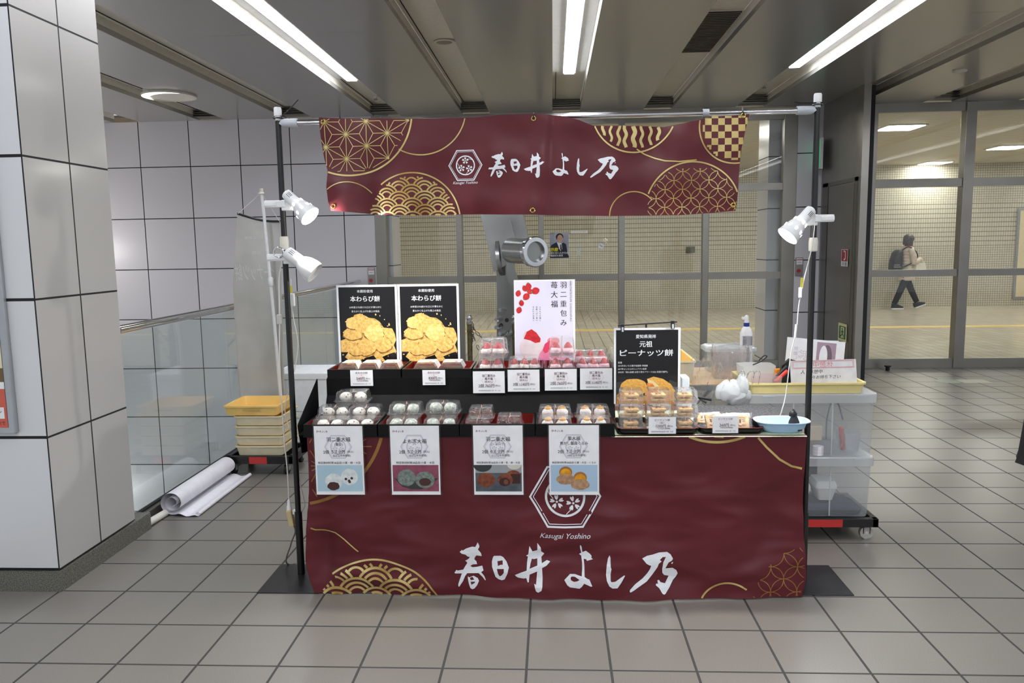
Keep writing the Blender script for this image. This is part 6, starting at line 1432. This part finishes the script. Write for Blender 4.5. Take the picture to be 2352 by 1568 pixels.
def walker(px, py, Y):
    b0 = at(px, py, Y); t = thing('person', 'person walking away right in a beige quilted coat, black trousers and dark backpack', 'person', (0, 0, 0))
    # local: walking towards +x; height 1.58
    J = [(0, 0, .84, (.1, .12)), (0, 0, 1.02, (.1, .13)), (.01, 0, 1.22, (.1, .14)), (.02, 0, 1.30, .06), (.03, 0, 1.37, .05),
         (.035, 0, 1.46, (.085, .075)), (.045, 0, 1.52, (.075, .07)),
         (-.02, -.075, .76, .075), (-.10, -.08, .45, .055), (-.25, -.08, .12, .038), (-.26, -.08, .06, .036),
         (.02, .075, .76, .075), (.12, .08, .45, .055), (.27, .08, .13, .038), (.30, .08, .08, .036),
         (.01, -.16, 1.25, .05), (.05, -.2, 1.02, .042), (.19, -.15, 1.03, .03), (.25, -.12, 1.07, .026), (.01, .16, 1.25, .05), (.03, .2, 1.02, .042), (.17, .16, 1.06, .03), (.24, .1, 1.1, .026)]
    E_ = [(0, 1), (1, 2), (2, 3), (3, 4), (4, 5), (5, 6), (0, 7), (7, 8), (8, 9), (9, 10), (0, 11), (11, 12), (12, 13), (13, 14), (2, 15), (15, 16), (16, 17), (17, 18), (2, 19), (19, 20), (20, 21), (21, 22)]
    skin('body', J, E_, skinm, t)
    for s, hx, hy, hz in ((0, .25, -.12, 1.07), (1, .24, .1, 1.1)):
        for k in range(4): skin('finger', [(hx + .02, hy - .012 + .012 * k, hz + .01, .008), (hx + .05 + .004 * (k % 2), hy - .012 + .012 * k, hz + .012, .0075), (hx + .062, hy - .01 + .011 * k, hz - .012, .0065)], [(0, 1), (1, 2)], skinm, t, 0, 1)
        skin('thumb', [(hx, hy + (.02 if s == 0 else -.02), hz + .01, .009), (hx + .03, hy + (.03 if s == 0 else -.03), hz + .02, .008)], [(0, 1)], skinm, t, 0, 1)
    # face: looking away, right
    MB().sph((.128, 0, 1.475), .012, 1.1, .8, 1.2, 8, 6).build('nose', skinm, t, True)
    # trousers
    for A, n_ in ((((-.0, -.075, .86, .1), (-.03, -.078, .7, .095), (-.12, -.08, .45, .07), (-.26, -.08, .11, .052)), 0), (((.0, .075, .86, .1), (.03, .078, .7, .095), (.13, .08, .45, .07), (.28, .08, .14, .052)), 1)):
        MB().tube(smooth([a[:3] for a in A], 5), [A[0][3] + (A[-1][3] - A[0][3]) * i / 15 for i in range(16)], 14).build('trouser_leg', blkc, t, True)
    # coat with quilted rings
    L = []
    for i in range(61):
        v = i / 60; z = .61 + .73 * v
        r = (.165 - .02 * sin(v * pi)) if v < .82 else .12 * max(0, 1 - (v - .82) / .18) ** .5 + .045; r += .014 * abs(sin(v * pi * 11)) - .006
        L.append([V3((.005 + r * .95 * cos(q * pi / 12), r * 1.18 * sin(q * pi / 12), z)) for q in range(24)])
    MB().loft(L, False, True).build('coat', coatm, t, True, 80)
    for P_ in (((.0, -.155, 1.27), (.04, -.205, 1.13), (.06, -.21, 1.0), (.14, -.185, 1.01), (.22, -.13, 1.06)), ((.0, .155, 1.27), (.02, .205, 1.13), (.04, .21, 1.0), (.12, .19, 1.03), (.2, .12, 1.09))):
        ps = smooth(P_, 8); MB().tube(ps, [.062 - .018 * i / len(ps) + .006 * abs(sin(i * .9)) for i in range(len(ps))], 14).build('sleeve', coatm, t, True, 80)
    MB().lathe([(.062, 1.325), (.082, 1.34), (.078, 1.375), (.058, 1.385)], M4.Translation((.02, 0, 0)), 20, False).build('scarf', pm('scarf_red', (150, 50, 44), .7), t, True)
    # hair bob
    g = MB().sph((.02, 0, 1.49), .108, 1.05, .98, .98, 24, 14, lo=-.5); g.loft([[V3((.012 + (.11 + .006 * sin(q)) * r_ * cos(q * pi / 12 + 0.0), .104 * r_ * sin(q * pi / 12), z)) for q in range(4, 21)] for r_, z in ((1, 1.5), (1.02, 1.43), (1.04, 1.375), (.9, 1.36))], False, False)
    g.build('hair', hairm, t, True, 80)
    # backpack
    MB().loft([rrect(-.235, -.02, .16, .3, .06, .80), rrect(-.25, -.02, .2, .32, .07, .86), rrect(-.24, -.02, .19, .31, .07, 1.05), rrect(-.215, -.02, .15, .28, .06, 1.2), rrect(-.19, -.02, .08, .2, .03, 1.26)]).build('backpack', pm('backpack_black', (34, 36, 44), .6), t, True, 60)
    MB().box(-.34, -.2, -.187, -.182, .9, .905).box(-.34, -.22, -.187, -.182, .94, .945).build('reflective_stripe', paper, t)
    MB().tube(smooth([(-.17, -.1, 1.24), (-.05, -.14, 1.32), (.08, -.16, 1.25), (.14, -.17, 1.12), (.02, -.19, .98), (-.15, -.16, .9)]), .012, 8).build('shoulder_strap', blkc, t, True)
    # tote bag
    MB().prism([(.1, .82), (.32, .82), (.30, .98), (.12, .98)], -.2, -.14, 'y').build('tote_bag', pm('tote_cream', (228, 224, 212), .7), t)
    MB().tube(smooth([(.14, -.17, .98), (.19, -.17, 1.06), (.23, -.17, 1.06), (.28, -.17, .98)]), .009, 8).build('bag_handle', MC['tote_cream'], t, True)
    for x_, y_, z_, rt in ((-.22, -.08, .0, 0), (.33, .08, .03, -.35)):
        M = M4.Translation((x_, y_, z_)) @ M4.Rotation(rt, 4, 'Y')
        g = MB().loft([[M @ p for p in l] for l in (rrect(.03, 0, .25, .085, .04, .02), rrect(.025, 0, .25, .085, .04, .05), rrect(-.01, 0, .17, .075, .035, .085), rrect(-.045, 0, .09, .07, .03, .115))]); g.build('shoe', shoe, t, True, 60)
        MB().loft([[M @ p for p in l] for l in (rrect(.03, 0, .26, .09, .042, .0), rrect(.03, 0, .262, .092, .043, .024))]).build('sole', sole, t)
    t.location = (b0.x, Y, 0); return t
w_ = walker(2078, 706, 17.15); w_.rotation_euler = (0, 0, .0)
# person at the right edge: only the hem of a long black coat reaches into view
t = thing('person', 'person in a long black coat at the right edge of the picture', 'person', (0, 0, 0))
J = [(0, 0, .9, (.1, .13)), (0, 0, 1.1, (.1, .13)), (0, 0, 1.32, (.1, .15)), (0, 0, 1.42, .055), (0, 0, 1.5, .05), (0, -.01, 1.6, (.08, .085)), (0, -.01, 1.66, (.072, .08)), (-.09, 0, .82, .08), (-.1, 0, .48, .055), (-.1, 0, .08, .04), (.09, 0, .82, .08), (.1, 0, .48, .055), (.1, 0, .08, .04), (-.2, 0, 1.36, .05), (-.24, 0, 1.08, .04), (-.22, -.06, .84, .03), (.2, 0, 1.36, .05), (.24, 0, 1.08, .04), (.22, -.06, .84, .03)]
skin('body', J, [(0, 1), (1, 2), (2, 3), (3, 4), (4, 5), (5, 6), (0, 7), (7, 8), (8, 9), (0, 10), (10, 11), (11, 12), (2, 13), (13, 14), (14, 15), (2, 16), (16, 17), (17, 18)], skinm, t)
L = [[V3((r * cos(q * pi / 14) * (1 + .03 * sin(q * 3)), r * .8 * sin(q * pi / 14), z)) for q in range(28)] for r, z in ((.30, .50), (.292, .53), (.27, .75), (.22, 1.05), (.2, 1.2), (.21, 1.35), (.12, 1.45), (.07, 1.49))]
MB().loft(L, False, False).build('coat', pm('coat_black', (20, 17, 16), .8, bump=.3, bs=60), t, True, 80)
for s in (-1, 1): MB().tube([(s * .18, 0, 1.38), (s * .25, 0, 1.1), (s * .235, -.05, .86)], [.07, .06, .05], 14).build('sleeve', MC['coat_black'], t, True); MB().loft([rrect(s * .1, -.05, .09, .25, .04, 0), rrect(s * .1, -.04, .09, .24, .04, .05), rrect(s * .1, .02, .08, .1, .03, .11)]).build('shoe', black, t, True); MB().tube([(s * .1, 0, .9), (s * .1, 0, .1)], [.085, .055], 12).build('trouser_leg', blkc, t, True)
MB().sph((0, 0, 1.63), .105, .95, 1.05, 1.1, 20, 12, lo=-.2).build('hair', hairm, t, True)
MB().sph((0, -.1, 1.58), .012, .8, 1.2, 1.2, 8, 6).build('nose', skinm, t, True)
t.location = (2.352, 3.45, 0)

# unseen strips added to brighten the tiled wall and the stairwell
for y, z, l in ((8.15, 1.5, 'upper'), (8.15, -1.9, 'lower')):
    t = thing('stairwell_fill_light', '%s added unseen fill strip on the stairwell side wall behind the column' % l, 'fill light', (-6.19, y, z), 'added stairwell fill strips')
    MB().box(-6.199, -6.16, y - .8, y + .8, z - .06, z + .06, .005).build('housing', liner, t); MB().box(-6.16, -6.15, y - .76, y + .76, z - .05, z + .05).build('tube', pm('stair_fill_glow', (255, 252, 250), .5, em=17.), t)
